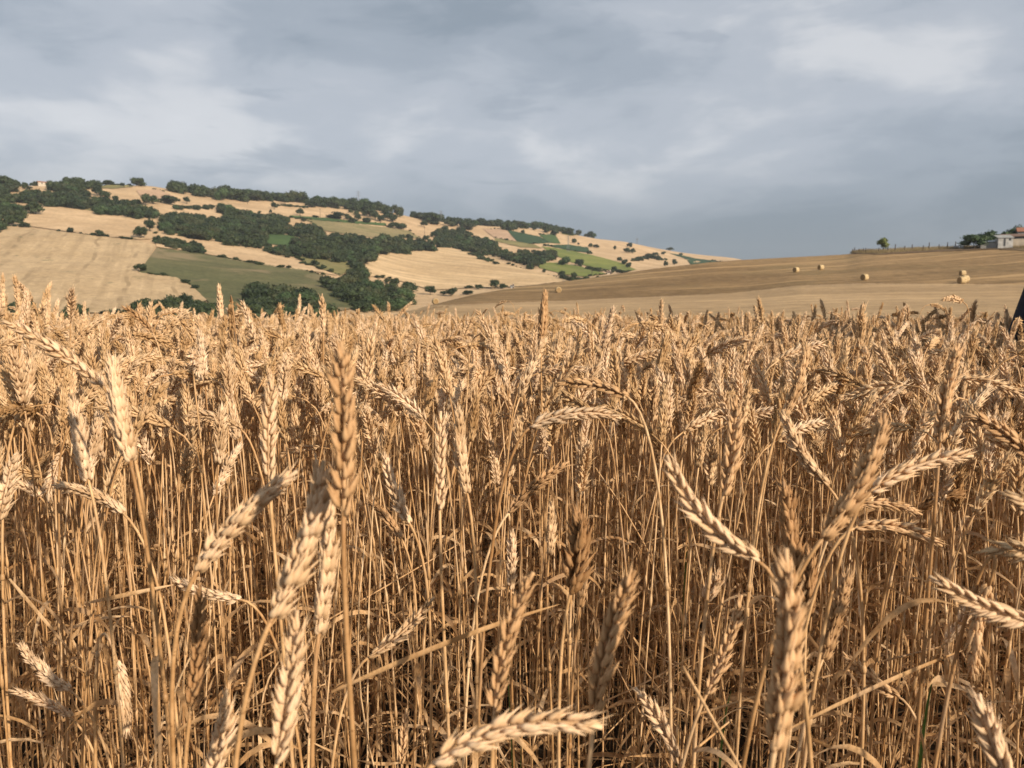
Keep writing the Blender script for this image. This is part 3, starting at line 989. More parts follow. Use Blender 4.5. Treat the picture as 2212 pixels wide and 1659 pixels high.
woodland(D(2, [(2212, 750)]) + D(3, [(380, 520), (480, 560), (460, 570), (250, 490), (310, 490)]), 'green scrub along the upper rim of the golden knoll', 3)

def margins():
    pts, rot, scl, idx = [], [], [], []
    for e in FIELD_EDGES:
        ph = random.uniform(0, 6)
        for i, (x, y) in enumerate(e):
            if math.sin(i * 0.37 + ph) + math.sin(i * 0.13 + 2 * ph) + random.uniform(-0.7, 0.7) < 0.85:
                continue
            for k in range(random.choice((1, 1, 2))):
                p, r = unproj(x + random.uniform(-3, 3), y + random.uniform(-0.6, 0.6))
                h = random.choice((0.5, 0.7, 0.9, 1.3, 1.9))
                ww = h * random.uniform(1.2, 2.4)
                pts.append((p[0], p[1], p[2] + 0.2))
                rot.append((0, 0, random.uniform(0, 6.28)))
                scl.append((ww, ww, h))
                idx.append(random.randrange(len(CROWNS)))
    scatter('field_margin_scrub', pts, rot, scl, idx, CROWNS, 'low scrub and weeds along the field margins of the hillside', 'scrub')


margins()

# ------------------------------------------------------------------ pylons and poles
def pylon_mesh(h):
    b, w = MB(), h * 0.055
    n = 7
    for sx in (-1, 1):
        for sy in (-1, 1):
            b.tube([(sx * w, sy * w, 0), (sx * w * 0.42, sy * w * 0.42, h * 0.6), (sx * w * 0.12, sy * w * 0.12, h)], 0.11, 4)
    for k in range(n):
        z0, z1 = h * k / n, h * (k + 1) / n
        w0, w1 = w * (1 - 0.9 * k / n), w * (1 - 0.9 * (k + 1) / n)
        for s in (-1, 1):
            b.tube([(-w0, s * w0, z0), (w1, s * w1, z1)], 0.06, 4)
            b.tube([(s * w0, -w0, z0), (s * w1, w1, z1)], 0.06, 4)
    return b.mesh('mast', [M['steel']])


MAST = pylon_mesh(26.0)
ARM = MB()
ARM.tube([(-3.2, 0, 0), (0, 0, 0.5), (3.2, 0, 0)], 0.09, 4)
ARM.tube([(-3.2, 0, 0), (0, 0, -0.4), (3.2, 0, 0)], 0.07, 4)
ARM = ARM.mesh('crossarm', [M['steel']])
for c, x, y0, y1, lab in [(1, 1550, 120, 200, 'steel pylon rising from the near end of the ridge wood'), (2, 1208, 205, 345, 'tall steel pylon standing out of the middle of the ridge wood'),
                          (2, 1910, 430, 528, 'steel pylon in front of the ridge wood on the pale knoll'), (3, 985, 365, 482, 'slender steel pylon on the far lime meadow'),
                          (3, 1487, 380, 425, 'small distant pylon on the bare skyline'), (3, 900, 208, 252, 'faint pylon top over the end of the ridge wood')]:
    (X, Y0), (_, Y1) = D(c, [(x, y0), (x, y1)])
    p, r = unproj(X, Y1)
    h = (Y1 - Y0) * r / FPX
    t = empty('transmission_pylon', p, random.uniform(-0.5, 0.5))
    link('mast', MAST, t).scale = (0.8, 0.8, h / 26)
    for k in range(3):
        a = link('crossarm', ARM, t)
        a.location = (0, 0, h * (0.72 + 0.11 * k))
        a.scale = (0.8, 0.8, 0.8)
    tag(t, lab, 'pylon', 'steel pylons on the far hill')
for c, x, y0, y1, lab in [(2, 265, 330, 378, 'thin wooden power pole below the ridge wood'), (2, 883, 415, 492, 'wooden power pole beside the round tree'), (2, 1770, 570, 640, 'wooden power pole on the striped meadow edge'),
                          (3, 1158, 608, 645, 'short pole on the bright paddock')]:
    (X, Y0), (_, Y1) = D(c, [(x, y0), (x, y1)])
    p, r = unproj(X, Y1)
    h = (Y1 - Y0) * r / FPX
    t = empty('power_pole', p)
    b = MB()
    b.tube([(0, 0, -0.5), (0, 0, h)], [0.2, 0.13], 6)
    link('pole', b.mesh('pole', [M['wood']], True), t)
    b = MB()
    b.box((-0.8, -0.08, h - 0.7), (0.8, 0.08, h - 0.5))
    link('crossarm', b.mesh('crossarm', [M['wood']]), t)
    tag(t, lab, 'pole', 'power poles on the far hill')

# ------------------------------------------------------------------ houses
M['white_wall'] = mat_plain('white_plaster', (0.33, 0.325, 0.31), 0.85, 0.1, 0.3, 0.8)
M['cream_wall'] = mat_plain('cream_plaster', (0.42, 0.36, 0.28), 0.9, 0.1, 0.15, 1.2)
M['grey_wall'] = mat_plain('grey_render', (0.27, 0.27, 0.26), 0.9, 0.1, 0.2, 1.2)
M['tin'] = mat_plain('tin_sheet', (0.33, 0.35, 0.37), 0.5, 0.4, 0.2, 1.0)
M['tile_red'] = mat_plain('red_roof_tile', (0.28, 0.13, 0.08), 0.85, 0.15, 0.25, 3)
M['tile_brown'] = mat_plain('brown_roof_tile', (0.17, 0.11, 0.08), 0.85, 0.15, 0.25, 3)
M['dark'] = mat_plain('dark_opening', (0.03, 0.032, 0.036), 0.5, 0.4, 0.1, 2)
M['white_paint'] = mat_plain('white_paint', (0.78, 0.78, 0.78), 0.4, 0.4, 0.05, 2)
M['rust'] = mat_plain('rusty_red', (0.16, 0.07, 0.05), 0.8, 0.2, 0.2, 4)


def part_box(name, a, b, mat, parent):
    m = MB()
    m.box(a, b)
    return link(name, m.mesh(name, [M[mat]]), parent)


def gable_house(pos, rz, w, d, h, rh, wall, roof, label, windows=2, cat='house', name='house', over=0.3, door=True):
    t = empty(name, pos, rz)
    b = MB()
    b.add([(-w / 2, -d / 2, -2), (w / 2, -d / 2, -2), (w / 2, d / 2, -2), (-w / 2, d / 2, -2), (-w / 2, -d / 2, h), (w / 2, -d / 2, h), (w / 2, d / 2, h), (-w / 2, d / 2, h),
           (-w / 2, 0, h + rh), (w / 2, 0, h + rh)],
          [(0, 1, 5, 4), (2, 3, 7, 6), (1, 2, 6, 9, 5), (3, 0, 4, 8, 7), (4, 5, 9, 8), (6, 7, 8, 9)])
    link('wall', b.mesh('wall', [M[wall]]), t)
    b = MB()
    k = rh / (d / 2)
    o = over
    th = 0.14
    for s in (-1, 1):
        e = s * (d / 2 + o)
        ze = h - o * k + 0.05
        zr = h + rh + 0.05
        b.add([(-w / 2 - o, e, ze), (w / 2 + o, e, ze), (w / 2 + o, 0, zr), (-w / 2 - o, 0, zr), (-w / 2 - o, e, ze + th), (w / 2 + o, e, ze + th), (w / 2 + o, 0, zr + th), (-w / 2 - o, 0, zr + th)],
              [(0, 1, 2, 3), (4, 7, 6, 5), (0, 4, 5, 1), (1, 5, 6, 2), (2, 6, 7, 3), (3, 7, 4, 0)])
    rf = link('roof', b.mesh('roof', [M[roof]]), t)
    part_box('chimney', (w * 0.2, -0.3, h + rh * 0.6), (w * 0.2 + 0.6, 0.3, h + rh + 0.9), wall, rf)
    for i in range(windows):
        x = -w / 2 + w * (i + 0.6) / (windows + 0.4)
        part_box('window', (x - 0.45, -d / 2 - 0.04, h * 0.45), (x + 0.45, -d / 2 + 0.1, h * 0.45 + 1.1), 'dark', t)
    if door:
        part_box('door', (w * 0.36 - 0.45, -d / 2 - 0.05, 0), (w * 0.36 + 0.45, -d / 2 + 0.1, 2.0), 'wood', t)
    tag(t, label, cat)
    return t


for c, x, y, w, h, wall, roof, lab in [(1, 380, 196, 95, 30, 'cream_wall', 'tile_red', 'low house with a reddish roof on the skyline'), (2, 115, 250, 65, 28, 'white_wall', 'white_wall', 'pale roofed house peeping over the ridge wood'),
                                       (2, 697, 282, 34, 22, 'white_wall', 'tile_red', 'small white house on the ridge among the trees'), (2, 910, 680, 34, 34, 'cream_wall', 'tile_brown', 'little cream house inside the valley wood'),
                                       (3, 1282, 642, 30, 22, 'cream_wall', 'tile_brown', 'small pale house just behind the brown hill'), (3, 575, 742, 22, 18, 'white_wall', 'white_wall', 'tiny white hut at the end of the golden knoll')]:
    (X, Yp), = D(c, [(x, y)])
    p, r = unproj(X, Yp)
    k = CROPS[c][0] * r / FPX
    gable_house(p, -math.atan2(p[0], p[1]) + 0.2, w * k, w * k * 0.7, h * k * 0.65, h * k * 0.35, wall, roof, lab, over=0.2)

# farm on the brown hill
RF = 242.0
KM = RF / FPX                         # metres per picture unit there


def farm_x(x):
    return at_r(D(5, [(x, 0)])[0][0], RF)


def face_cam(p):
    return -math.atan2(p[0], p[1])


def base_z(y):
    """height whose sight line passes crop-5 row y at the farm's distance"""
    return CZ + az_s(2180, D(5, [(0, y)])[0][1])[1] * RF


UM = CROPS[5][0] * KM                  # metres per crop-5 unit


def farm():
    zb = base_z(648)
    # white shed
    p = farm_x(1845)
    p[2] = zb
    t = empty('shed', p, face_cam(p) + 0.35)
    part_box('wall', (-1.75, -1.3, -1.2), (1.75, 1.3, 2.0), 'white_wall', t)
    b = MB()
    b.add([(-1.95, -1.5, 2.02), (1.95, -1.5, 2.02), (1.95, 1.5, 2.9), (-1.95, 1.5, 2.9), (-1.95, -1.5, 2.14), (1.95, -1.5, 2.14), (1.95, 1.5, 3.02), (-1.95, 1.5, 3.02)],
          [(0, 3, 2, 1), (4, 5, 6, 7), (0, 1, 5, 4), (1, 2, 6, 5), (2, 3, 7, 6), (3, 0, 4, 7)])
    link('roof', b.mesh('roof', [M['grey_wall']]), t)
    part_box('door', (-0.45, -1.34, -0.05), (0.0, -1.2, 1.9), 'dark', t)
    part_box('window', (0.75, -1.34, 1.35), (1.25, -1.2, 1.95), 'dark', t)
    part_box('hatch', (0.35, -1.34, 0.35), (0.65, -1.2, 1.0), 'grey_wall', t)
    tag(t, 'small white shed with a dark door at the end of the farm', 'shed')
    # grey lean-to
    p = farm_x(1625)
    p[2] = zb
    t = empty('lean_to', p, face_cam(p) + 0.15)
    part_box('wall', (-2.35, -0.9, -1.2), (2.1, 1.3, 1.0), 'grey_wall', t)
    b = MB()
    b.add([(-2.5, -1.1, 1.0), (2.2, -1.1, 1.25), (2.2, 1.5, 1.75), (-2.5, 1.5, 1.5), (-2.5, -1.1, 1.08), (2.2, -1.1, 1.33), (2.2, 1.5, 1.83), (-2.5, 1.5, 1.58)],
          [(0, 3, 2, 1), (4, 5, 6, 7), (0, 1, 5, 4), (1, 2, 6, 5), (2, 3, 7, 6), (3, 0, 4, 7)])
    link('roof', b.mesh('roof', [M['tin']]), t)
    tag(t, 'low grey lean-to with a tin roof beside the white shed', 'lean-to')
    # long cream barn
    p = farm_x(2160)
    p[2] = zb
    p[:2] *= 1.012
    t = empty('barn', p, face_cam(p) + 0.12)
    part_box('wall', (-4.6, -1.5, -1.2), (6.0, 2.6, 2.55), 'cream_wall', t)
    b = MB()
    b.add([(-4.9, -1.8, 2.45), (6.3, -1.8, 2.45), (6.3, 2.9, 3.35), (-4.9, 2.9, 3.35), (-4.9, -1.8, 2.6), (6.3, -1.8, 2.6), (6.3, 2.9, 3.5), (-4.9, 2.9, 3.5)],
          [(0, 3, 2, 1), (4, 5, 6, 7), (0, 1, 5, 4), (1, 2, 6, 5), (2, 3, 7, 6), (3, 0, 4, 7)])
    link('roof', b.mesh('roof', [M['tile_brown']]), t)
    part_box('window', (-2.4, -1.54, 1.9), (0.6, -1.4, 2.4), 'dark', t)
    part_box('door', (2.4, -1.54, -0.1), (3.6, -1.4, 2.0), 'wood', t)
    tag(t, 'long low cream barn with a brown tiled roof at the picture edge', 'barn')
    p = farm_x(2270)
    p[:2] *= 1.05
    p[2] = base_z(560)
    gable_house(p, face_cam(p) + 0.1, 5.5, 5, 3.0, 1.1, 'white_wall', 'tile_red', 'white farmhouse with a red tiled roof behind the barn', windows=3)
    # trees of the farm
    for x, yb, yt, w, cr, lab, push in [(1345, 655, 455, 380, CROWN_F[0], 'dense green tree at the outer end of the farm', 0.995), (1575, 650, 365, 330, CROWN_F[1], 'taller green tree behind the grey lean-to', 1.04),
                                        (1800, 620, 330, 380, CROWN_LAYER, 'loose layered tree behind the white shed', 1.05), (2090, 600, 270, 330, CROWN_F[2], 'tallest farm tree beside the white farmhouse', 1.06),
                                        (2250, 600, 300, 300, CROWN_F[0], 'dark tree over the farmhouse at the picture edge', 1.07)]:
        p = farm_x(x)
        p[:2] *= push
        p[2] = base_z(yb)
        plant_tree(p, w * UM, (yb - yt) * UM * 1.1, lab, None, cr, 0.08)
    # white tank
    p = farm_x(1135)
    p[2] = base_z(690)
    t = empty('water_tank', p, face_cam(p))
    b = MB()
    pr = [(0.0, -0.62), (0.16, -0.6), (0.36, -0.5), (0.5, -0.25), (0.52, 0.0), (0.5, 0.25), (0.36, 0.5), (0.16, 0.6), (0.0, 0.62)]
    v, f = [], []
    for a, bx in pr:
        for k in range(14):
            an = 2 * math.pi * k / 14
            v.append((bx, max(a, 0.01) * math.cos(an), 0.62 + max(a, 0.01) * math.sin(an)))
    for i in range(len(pr) - 1):
        for k in range(14):
            f.append((i * 14 + k, i * 14 + (k + 1) % 14, (i + 1) * 14 + (k + 1) % 14, (i + 1) * 14 + k))
    b.add(v, f)
    link('tank', b.mesh('tank', [M['white_paint']], True), t)
    for s in (-0.4, 0.3):
        part_box('cradle', (s, -0.4, -0.5), (s + 0.1, 0.4, 0.2), 'rust', t)
    tag(t, 'white rounded tank on a rusty cradle beside the fence', 'tank')
    p = farm_x(1055)
    p[2] = base_z(668)
    p[:2] *= 1.01
    t = empty('trailer', p, face_cam(p))
    part_box('box', (-0.8, -0.5, 0.25), (0.8, 0.5, 0.95), 'tin', t)
    part_box('chassis', (-0.9, -0.4, 0.12), (0.9, 0.4, 0.24), 'rust', t)
    for s in (-0.45, 0.45):
        w = MB()
        w.tube([(s, -0.56, 0.1), (s, -0.42, 0.1)], 0.24, 12)
        link('wheel', w.mesh('wheel', [M['dark']]), t)
    tag(t, 'small grey farm trailer parked by the white tank', 'trailer')


farm()

# fence on the crest
def fence():
    xs4 = [1070, 1088, 1106, 1130, 1165, 1230, 1290, 1345, 1405, 1466, 1525, 1585, 1650, 1708, 1765]
    t = None
    tops = []
    for i, x in enumerate(xs4):
        X = D(4, [(x + random.uniform(-14, 14), 0)])[0][0]
        ybase = np.interp(x, [1060, 1250, 1700, 1800], [300, 297, 275, 270])
        p, r = unproj(X, D(4, [(0, ybase)])[0][1], far=False)
        if t is None:
            t = empty('field_fence', p)
            p0 = p.copy()
        h = random.uniform(1.2, 2.0) * (0.8 if i < 4 else 1.0)
        q = p - p0
        b = MB()
        lean = random.uniform(-0.08, 0.08)
        b.tube([(0, 0, -0.5), (lean, 0.02, h * 0.6), (lean * 1.6, 0, h)], [0.14, 0.12, 0.10], 7)
        o = link('post', b.mesh('post', [M['wood']], True), t)
        o.location = q
        tops.append(q + np.array([lean, 0, h]))
    for k in (0.92, 0.6, 0.3):
        b = MB()
        pts = []
        for i, q in enumerate(tops):
            w = q.copy()
            w[2] -= (1 - k) * 1.4
            pts.append(w)
        b.tube(pts, 0.012, 4)
        link('wire', b.mesh('wire', [M['steel']]), t)
    tag(t, 'old field fence of dark wooden posts and wire along the crest', 'fence')


fence()
p = at_r(D(4, [(1268, 0)])[0][0], 238)
p[2] = CZ + az_s(D(4, [(1268, 278)])[0][0], D(4, [(1268, 278)])[0][1])[1] * 238
k4 = CROPS[4][0] * 238 / FPX
plant_tree(p, 74 * k4, 88 * k4, 'lone light green tree behind the field fence on the crest', None, CROWN_L, 0.14)

# bales
def mat_bale():
    m, t, out = new_mat('bale_straw')
    tc = t.nodes.new('ShaderNodeTexCoord')
    n = tex_noise(t, tc.outputs['Object'], 5, 6, 0.7, 0.3, (0.25, 1, 1))
    c = ramp(t, n, [(0.3, (0.30, 0.21, 0.10)), (0.65, (0.56, 0.42, 0.23))])
    principled(t, out, c, 0.85, 0.15, 0, bump(t, n, 0.6, 0.05))
    return m


M['bale'] = mat_bale()
M['bale_end'] = mat_plain('bale_end_straw', (0.26, 0.17, 0.08), 0.95, 0.1, 0.35, 9)


def bale_meshes():
    b = MB()
    n = 28
    pr = [(-0.60, 0.60), (-0.58, 0.69), (-0.52, 0.73), (-0.3, 0.745), (-0.1, 0.735), (0.1, 0.75), (0.3, 0.735), (0.52, 0.73), (0.58, 0.69), (0.60, 0.60)]
    v, f = [], []
    for x, rr in pr:
        for k in range(n):
            a = 2 * math.pi * k / n
            q = rr * (1 + 0.012 * math.sin(5 * a + x * 7))
            v.append((x, q * math.cos(a), 0.74 + q * math.sin(a) - (0.03 if math.sin(a) < -0.95 else 0)))
    for i in range(len(pr) - 1):
        for k in range(n):
            f.append((i * n + k, i * n + (k + 1) % n, (i + 1) * n + (k + 1) % n, (i + 1) * n + k))
    b.add(v, f)
    body = b.mesh('wrap', [M['bale']], True)
    e = MB()
    rings = 9
    for s in (-1, 1):
        v, f = [(s * 0.59, 0, 0.74)], []
        for j in range(1, rings + 1):
            for k in range(n):
                a = 2 * math.pi * k / n
                rr = 0.615 * j / rings
                v.append((s * (0.59 + 0.012 * (j % 2) + 0.01 * math.sin(3 * a + j)), rr * math.cos(a), 0.74 + rr * math.sin(a)))
        for k in range(n):
            f.append((0, 1 + k, 1 + (k + 1) % n))
        for j in range(rings - 1):
            for k in range(n):
                f.append((1 + j * n + k, 1 + (j + 1) * n + k, 1 + (j + 1) * n + (k + 1) % n, 1 + j * n + (k + 1) % n))
        e.add(v, f)
    return body, e.mesh('end_face', [M['bale_end']])


BALE, BALE_END = bale_meshes()
for c, x, y, rz, lab in [(4, 687, 431, 0.9, 'round straw bale farther from the picture edge of the crest pair'), (4, 853, 414, 0.7, 'round straw bale uphill of its neighbour near the crest'),
                         (4, 1145, 484, 0.9, 'round straw bale alone in the middle of the brown hill'), (4, 1800, 453, 0.55, 'round straw bale just uphill of the touching pair'),
                         (4, 1796, 507, 0.65, 'front one of two touching straw bales with its dark end showing'), (4, 1815, 498, 0.65, 'rear one of two touching straw bales'),
                         (3, 912, 775, 1.9, 'small round straw bale directly over the wheat ears mid picture'), (3, 15, 834, 1.9, 'straw bale at the low valley end of the brown hill')]:
    (X, Yp), = D(c, [(x, y)])
    p, r = unproj(X, Yp, far=False)
    t = empty('straw_bale', p, rz + face_cam(p))
    k = {True: 1.0}[True]
    s = np.interp(x, [0, 2000], [0.92, 1.0]) * (0.84 if c == 4 else 0.72)
    # lie with the slope
    g = (ground(p[0] + 1, p[1]) - ground(p[0] - 1, p[1])) / 2
    t.location.z = p[2] - 0.06
    if y == 453:
        s *= 0.84
    for nm, m in (('wrap', BALE), ('end_face', BALE_END)):
        o = link(nm, m, t)
        o.scale = (s, s, s)
    tag(t, lab, 'bale', 'round straw bales on the brown stubble hill')
# ------------------------------------------------------------------ wheat: florets, spikelets, ears
def floret(base, tx, ty, ln, rad, curl=1.0, awn=2.0, sides=6, fl=0.8):
    """one husk: a plump pointed boat; lateral axis +X, ear axis +Z, millimetres"""
    ts = [0.0, 0.14, 0.33, 0.56, 0.80]
    rs = [0.30, 0.82, 1.0, 0.74, 0.30]
    d = np.array([math.sin(tx), math.sin(ty) * math.cos(tx), math.cos(tx) * math.cos(ty)])
    X = np.array([1.0, 0, 0]) - d * d[0]
    X /= np.linalg.norm(X)
    Y = np.cross(d, X)
    v, f = [], []
    for t, q in zip(ts, rs):
        c = np.asarray(base) + d * ln * t - X * curl * t * t
        for k in range(sides):
            a = 2 * math.pi * k / sides
            rr = rad * q * (1.12 if k == 0 else 1.0)
            v.append(c + X * rr * fl * math.cos(a) + Y * rr * math.sin(a))
    n = len(ts)
    for i in range(n - 1):
        for k in range(sides):
            f.append((i * sides + k, i * sides + (k + 1) % sides, (i + 1) * sides + (k + 1) % sides, (i + 1) * sides + k))
    v.append(np.asarray(base) + d * (ln + awn) - X * curl * 1.0 + Y * random.uniform(-.4, .4))
    tip = len(v) - 1
    for k in range(sides):
        f.append(((n - 1) * sides + k, (n - 1) * sides + (k + 1) % sides, tip))
    f.append(tuple(range(sides - 1, -1, -1)))
    return v, f


def spikelet(seed, top=False, sides=6, awn=1.5, opened=1.0):
    r = random.Random(seed)
    b = MB()
    j = lambda a: r.uniform(-a, a)
    for s in (-1, 1):
        b.add(*floret((0.9, s * 1.7, 0.0), R(26 + j(6)) * opened, R(s * (25 + j(7))) * opened, 9.4 + j(.8), 1.95, 1.0, 1.5 + r.uniform(0, 1.2), sides))
    for s in (-1, 1):
        b.add(*floret((1.4, s * 1.0, 1.2), R(31 + j(7)) * opened, R(s * (14 + j(6))) * opened, 11.4 + j(1), 2.15, 1.8, awn * r.uniform(0.4, 1.6), sides))
    b.add(*floret((1.7, j(.3), 2.2), R(20 + j(6)) * opened, R(j(8)), 11.0 + j(1), 2.0, 1.2, awn * r.uniform(0.4, 1.6), sides))
    for q in range(r.choice((1, 2, 3))):        # hair-fine bristles
        yy = r.uniform(-2.2, 2.2)
        p0 = np.array([3.4 + j(.8), yy, 8.5 + j(2)])
        dd = np.array([r.uniform(0.25, 0.6), yy * 0.14 + j(.15), 1.0])
        p1 = p0 + dd * r.uniform(4, 6 + awn * 1.3)
        b.add([p0 + (0.13, 0, 0), p0 - (0.13, 0, 0), p1, p0 + (0, 0.13, 0), p0 - (0, 0.13, 0), p1], [(0, 1, 2), (3, 4, 5)])
    v = np.array(b.v) * (0.00100 * r.uniform(0.93, 1.1))
    return v, b.f


SPK = [spikelet(50 + k, awn=3.0, opened=(0.6, 0.7, 0.8, 0.98)[k % 4]) for k in range(10)]
SPK_TOP = [spikelet(80 + k, awn=6.5, opened=0.75) for k in range(4)]
SPK_LO = [spikelet(90 + k, sides=5, awn=4.5, opened=r0) for k, r0 in enumerate((0.75, 0.95, 1.15, 0.7, 0.9, 1.05, 0.8, 1.3))]


def spk_mesh(vf, mat):
    return mesh_from('spikelet', vf[0], vf[1], [M[mat]], True)


SPK_MESH = {m: [spk_mesh(q, m) for q in SPK] for m in ('ear_pale', 'ear_gold', 'ear_tan', 'ear_brown')}
SPK_TOP_MESH = {m: [spk_mesh(q, m) for q in SPK_TOP] for m in SPK_MESH}


def ear_frames(curve, X0, L, pitch=0.0050, fat=1.0):
    """places of the spikelets along a curve (array of points): list of 4x4 matrices and whether it is near the tip"""
    P = np.asarray(curve, float)
    seg = np.linalg.norm(np.diff(P, axis=0), axis=1)
    cum = np.concatenate([[0], np.cumsum(seg)])
    tot = cum[-1]
    n = max(10, int(round((tot - 0.008) / pitch)))
    out = []
    for i in range(n + 1):
        d = tot * 0.01 + (tot - 0.0105) * i / n
        c = np.array([np.interp(d, cum, P[:, k]) for k in range(3)])
        c2 = np.array([np.interp(min(tot, d + 0.004), cum, P[:, k]) for k in range(3)])
        c1 = np.array([np.interp(max(0, d - 0.004), cum, P[:, k]) for k in range(3)])
        T = c2 - c1
        T /= np.linalg.norm(T)
        X = X0 - T * X0.dot(T)
        X /= np.linalg.norm(X)
        t = i / n
        sc = fat * (0.72 + 0.34 * math.sin(math.pi * min(1, 0.12 + t * 0.95)) ** 0.8) * random.uniform(0.86, 1.12)
        side = 1 if i % 2 else -1
        if i == n:
            Xs, Ts = X, T
            side = 0
        else:
            Xs = X * side
            tw = random.uniform(-0.3, 0.3)
            Y = np.cross(T, Xs)
            Xs = Xs * math.cos(tw) + Y * math.sin(tw)
            Ts = T
        Y = np.cross(Ts, Xs)
        m = np.eye(4)
        m[:3, 0], m[:3, 1], m[:3, 2] = Xs * sc, Y * sc, Ts * sc
        m[:3, 3] = c + (Xs * 0.0004 if side else -Xs * 0.0016 - Ts * 0.002)
        out.append((m, t))
    return out


def ear_merge(curve, X0, L, spk, top, fat=1.0):
    b = MB()
    for m, t in ear_frames(curve, X0, L, fat=fat):
        v, f = random.choice(top if t > 0.86 else spk)
        b.add(v @ m[:3, :3].T + m[:3, 3], f)
    v, f = tube(curve[::3], [0.0011] * len(curve[::3]), 5)
    b.add(v, f)
    return b


def ribbon(pts, w, twist0=0.0, twist1=2.0, fold=0.25):
    """a dry folded leaf blade"""
    P = np.asarray(pts, float)
    n = len(P)
    T = np.gradient(P, axis=0)
    T /= np.linalg.norm(T, axis=1)[:, None] + 1e-12
    v, f = [], []
    for i in range(n):
        t = i / (n - 1)
        a = twist0 + (twist1 - twist0) * t
        s = np.cross(T[i], (0.2, 0.3, 0.95))
        s /= np.linalg.norm(s) + 1e-9
        u = np.cross(s, T[i])
        q = s * math.cos(a) + u * math.sin(a)
        nn = np.cross(T[i], q)
        ww = w * (0.55 + 0.45 * min(1, t * 6)) * (1 - t ** 3) + 0.0002
        v += [P[i] - q * ww, P[i] + nn * ww * fold, P[i] + q * ww]
    for i in range(n - 1):
        for k in range(2):
            f.append((i * 3 + k, i * 3 + k + 1, (i + 1) * 3 + k + 1, (i + 1) * 3 + k))
    return v, f


# ---- plant prototypes (stand at the origin, nod towards +X)
def plant(seed, lean, neck, ear_bend, h=0.80, L=0.088, fat=1.0, phi=0.0, leaves=1, spk=None, nseg=14):
    r = random.Random(seed)
    ds = 0.01
    n = int(h / ds)
    p = np.zeros(3)
    pts = [p.copy()]
    ang = R(r.uniform(-2, 2))
    sway = R(r.uniform(-4, 4))
    ne = int(L / 0.004)
    for i in range(n):
        t = i / n
        a = ang + lean * t ** 1.3
        if t > 0.90:
            a += neck * ((t - 0.90) / 0.10) ** 1.4
        b = sway * math.sin(t * 4 + seed)
        p = p + ds * np.array([math.sin(a), math.sin(b) * 0.6, math.cos(a)])
        pts.append(p.copy())
    ear = [p.copy()]
    for i in range(ne):
        t = i / ne
        aa = a + ear_bend * t
        p = p + (L / ne) * np.array([math.sin(aa), 0.0, math.cos(aa)])
        ear.append(p.copy())
    pts, ear = np.array(pts), np.array(ear)
    k = np.unique(np.concatenate([np.linspace(0, n * 0.9, nseg).astype(int), np.linspace(n * 0.9, n, 6).astype(int)]))
    tt = k / n
    rad = 0.00158 - 0.00050 * tt
    sv, sf = tube(pts[k], rad, 6)
    st = MB()
    st.add(sv, sf)
    for nd in (0.22, 0.5, 0.72):           # the nodes
        i = int(nd * n)
        v, f = tube([pts[i - 1], pts[i] - 0.002 * (pts[i] - pts[i - 1]) / ds, pts[i], pts[i + 1]], [0.0016, 0.0024, 0.0024, 0.0015], 6)
        st.add(v, f)
    X0 = np.array([math.cos(a) * math.cos(phi), math.sin(phi), -math.sin(a) * math.cos(phi)])
    er = ear_merge(ear, X0, L, spk or SPK_LO, spk or SPK_TOP, fat * 1.12)
    lf = []
    for q in range(leaves):
        i = int((0.22 + 0.25 * q + r.uniform(-.08, .08)) * n)
        az = r.uniform(0, 6.28)
        dr = np.array([math.cos(az), math.sin(az), 0])
        ln = r.uniform(0.09, 0.2)
        pp = pts[i].copy()
        lp = [pp.copy()]
        el = R(r.uniform(10, 55))
        dro = R(r.uniform(80, 170))
        for s in range(9):
            e = el - dro * (s / 9) ** 1.2
            pp = pp + ln / 9 * (dr * math.cos(e) + np.array([0, 0, math.sin(e)]))
            lp.append(pp.copy())
        m = MB()
        m.add(*ribbon(lp, r.uniform(0.002, 0.0038), r.uniform(-1, 1), r.uniform(-3, 3)))
        lf.append(m)
    return st, er, lf, ear


KINDS = [  # lean, neck, ear bend, height, length, fat, phi
    (5, 5, 4, .80, .088, 1.0, 0.2), (9, 8, 8, .79, .082, 1.05, 1.2), (3, 3, 3, .83, .092, .95, 0.7), (12, 12, 12, .80, .086, 1.0, 1.6),
    (7, 20, 15, .80, .080, 1.1, 0.0), (10, 45, 25, .80, .085, .95, 0.9), (12, 62, 25, .80, .09, 1.0, 0.1), (8, 80, 25, .80, .082, 1.0, 1.3),
    (14, 95, 30, .81, .086, .95, 0.4), (10, 115, 25, .82, .08, 1.0, 1.0), (6, 8, -6, .80, .076, 1.12, 1.5), (16, 20, 10, .79, .09, .92, 0.5),
    (4, 4, 2, .84, .072, .9, 0.0), (9, 30, 20, .81, .094, 1.0, 1.5), (11, 140, 20, .83, .082, 1.0, 0.3), (6, 10, 6, .82, .084, 1.05, 0.9),
]
POSTURE = ['upright', 'upright', 'straight', 'slightly tilted', 'slightly nodding', 'nodding', 'bowed', 'bowed', 'drooping', 'hanging', 'upright', 'tilted', 'straight short-eared', 'nodding', 'hooked', 'upright']
WEIGHT = np.array([1.5, 1.5, 1.4, 1.2, 1.1, 0.8, 0.6, 0.45, 0.4, 0.25, 1.4, 1.1, 0.9, 0.8, 0.2, 1.5])
WEIGHT = WEIGHT / WEIGHT.sum()
PR = []
WHOLE = []
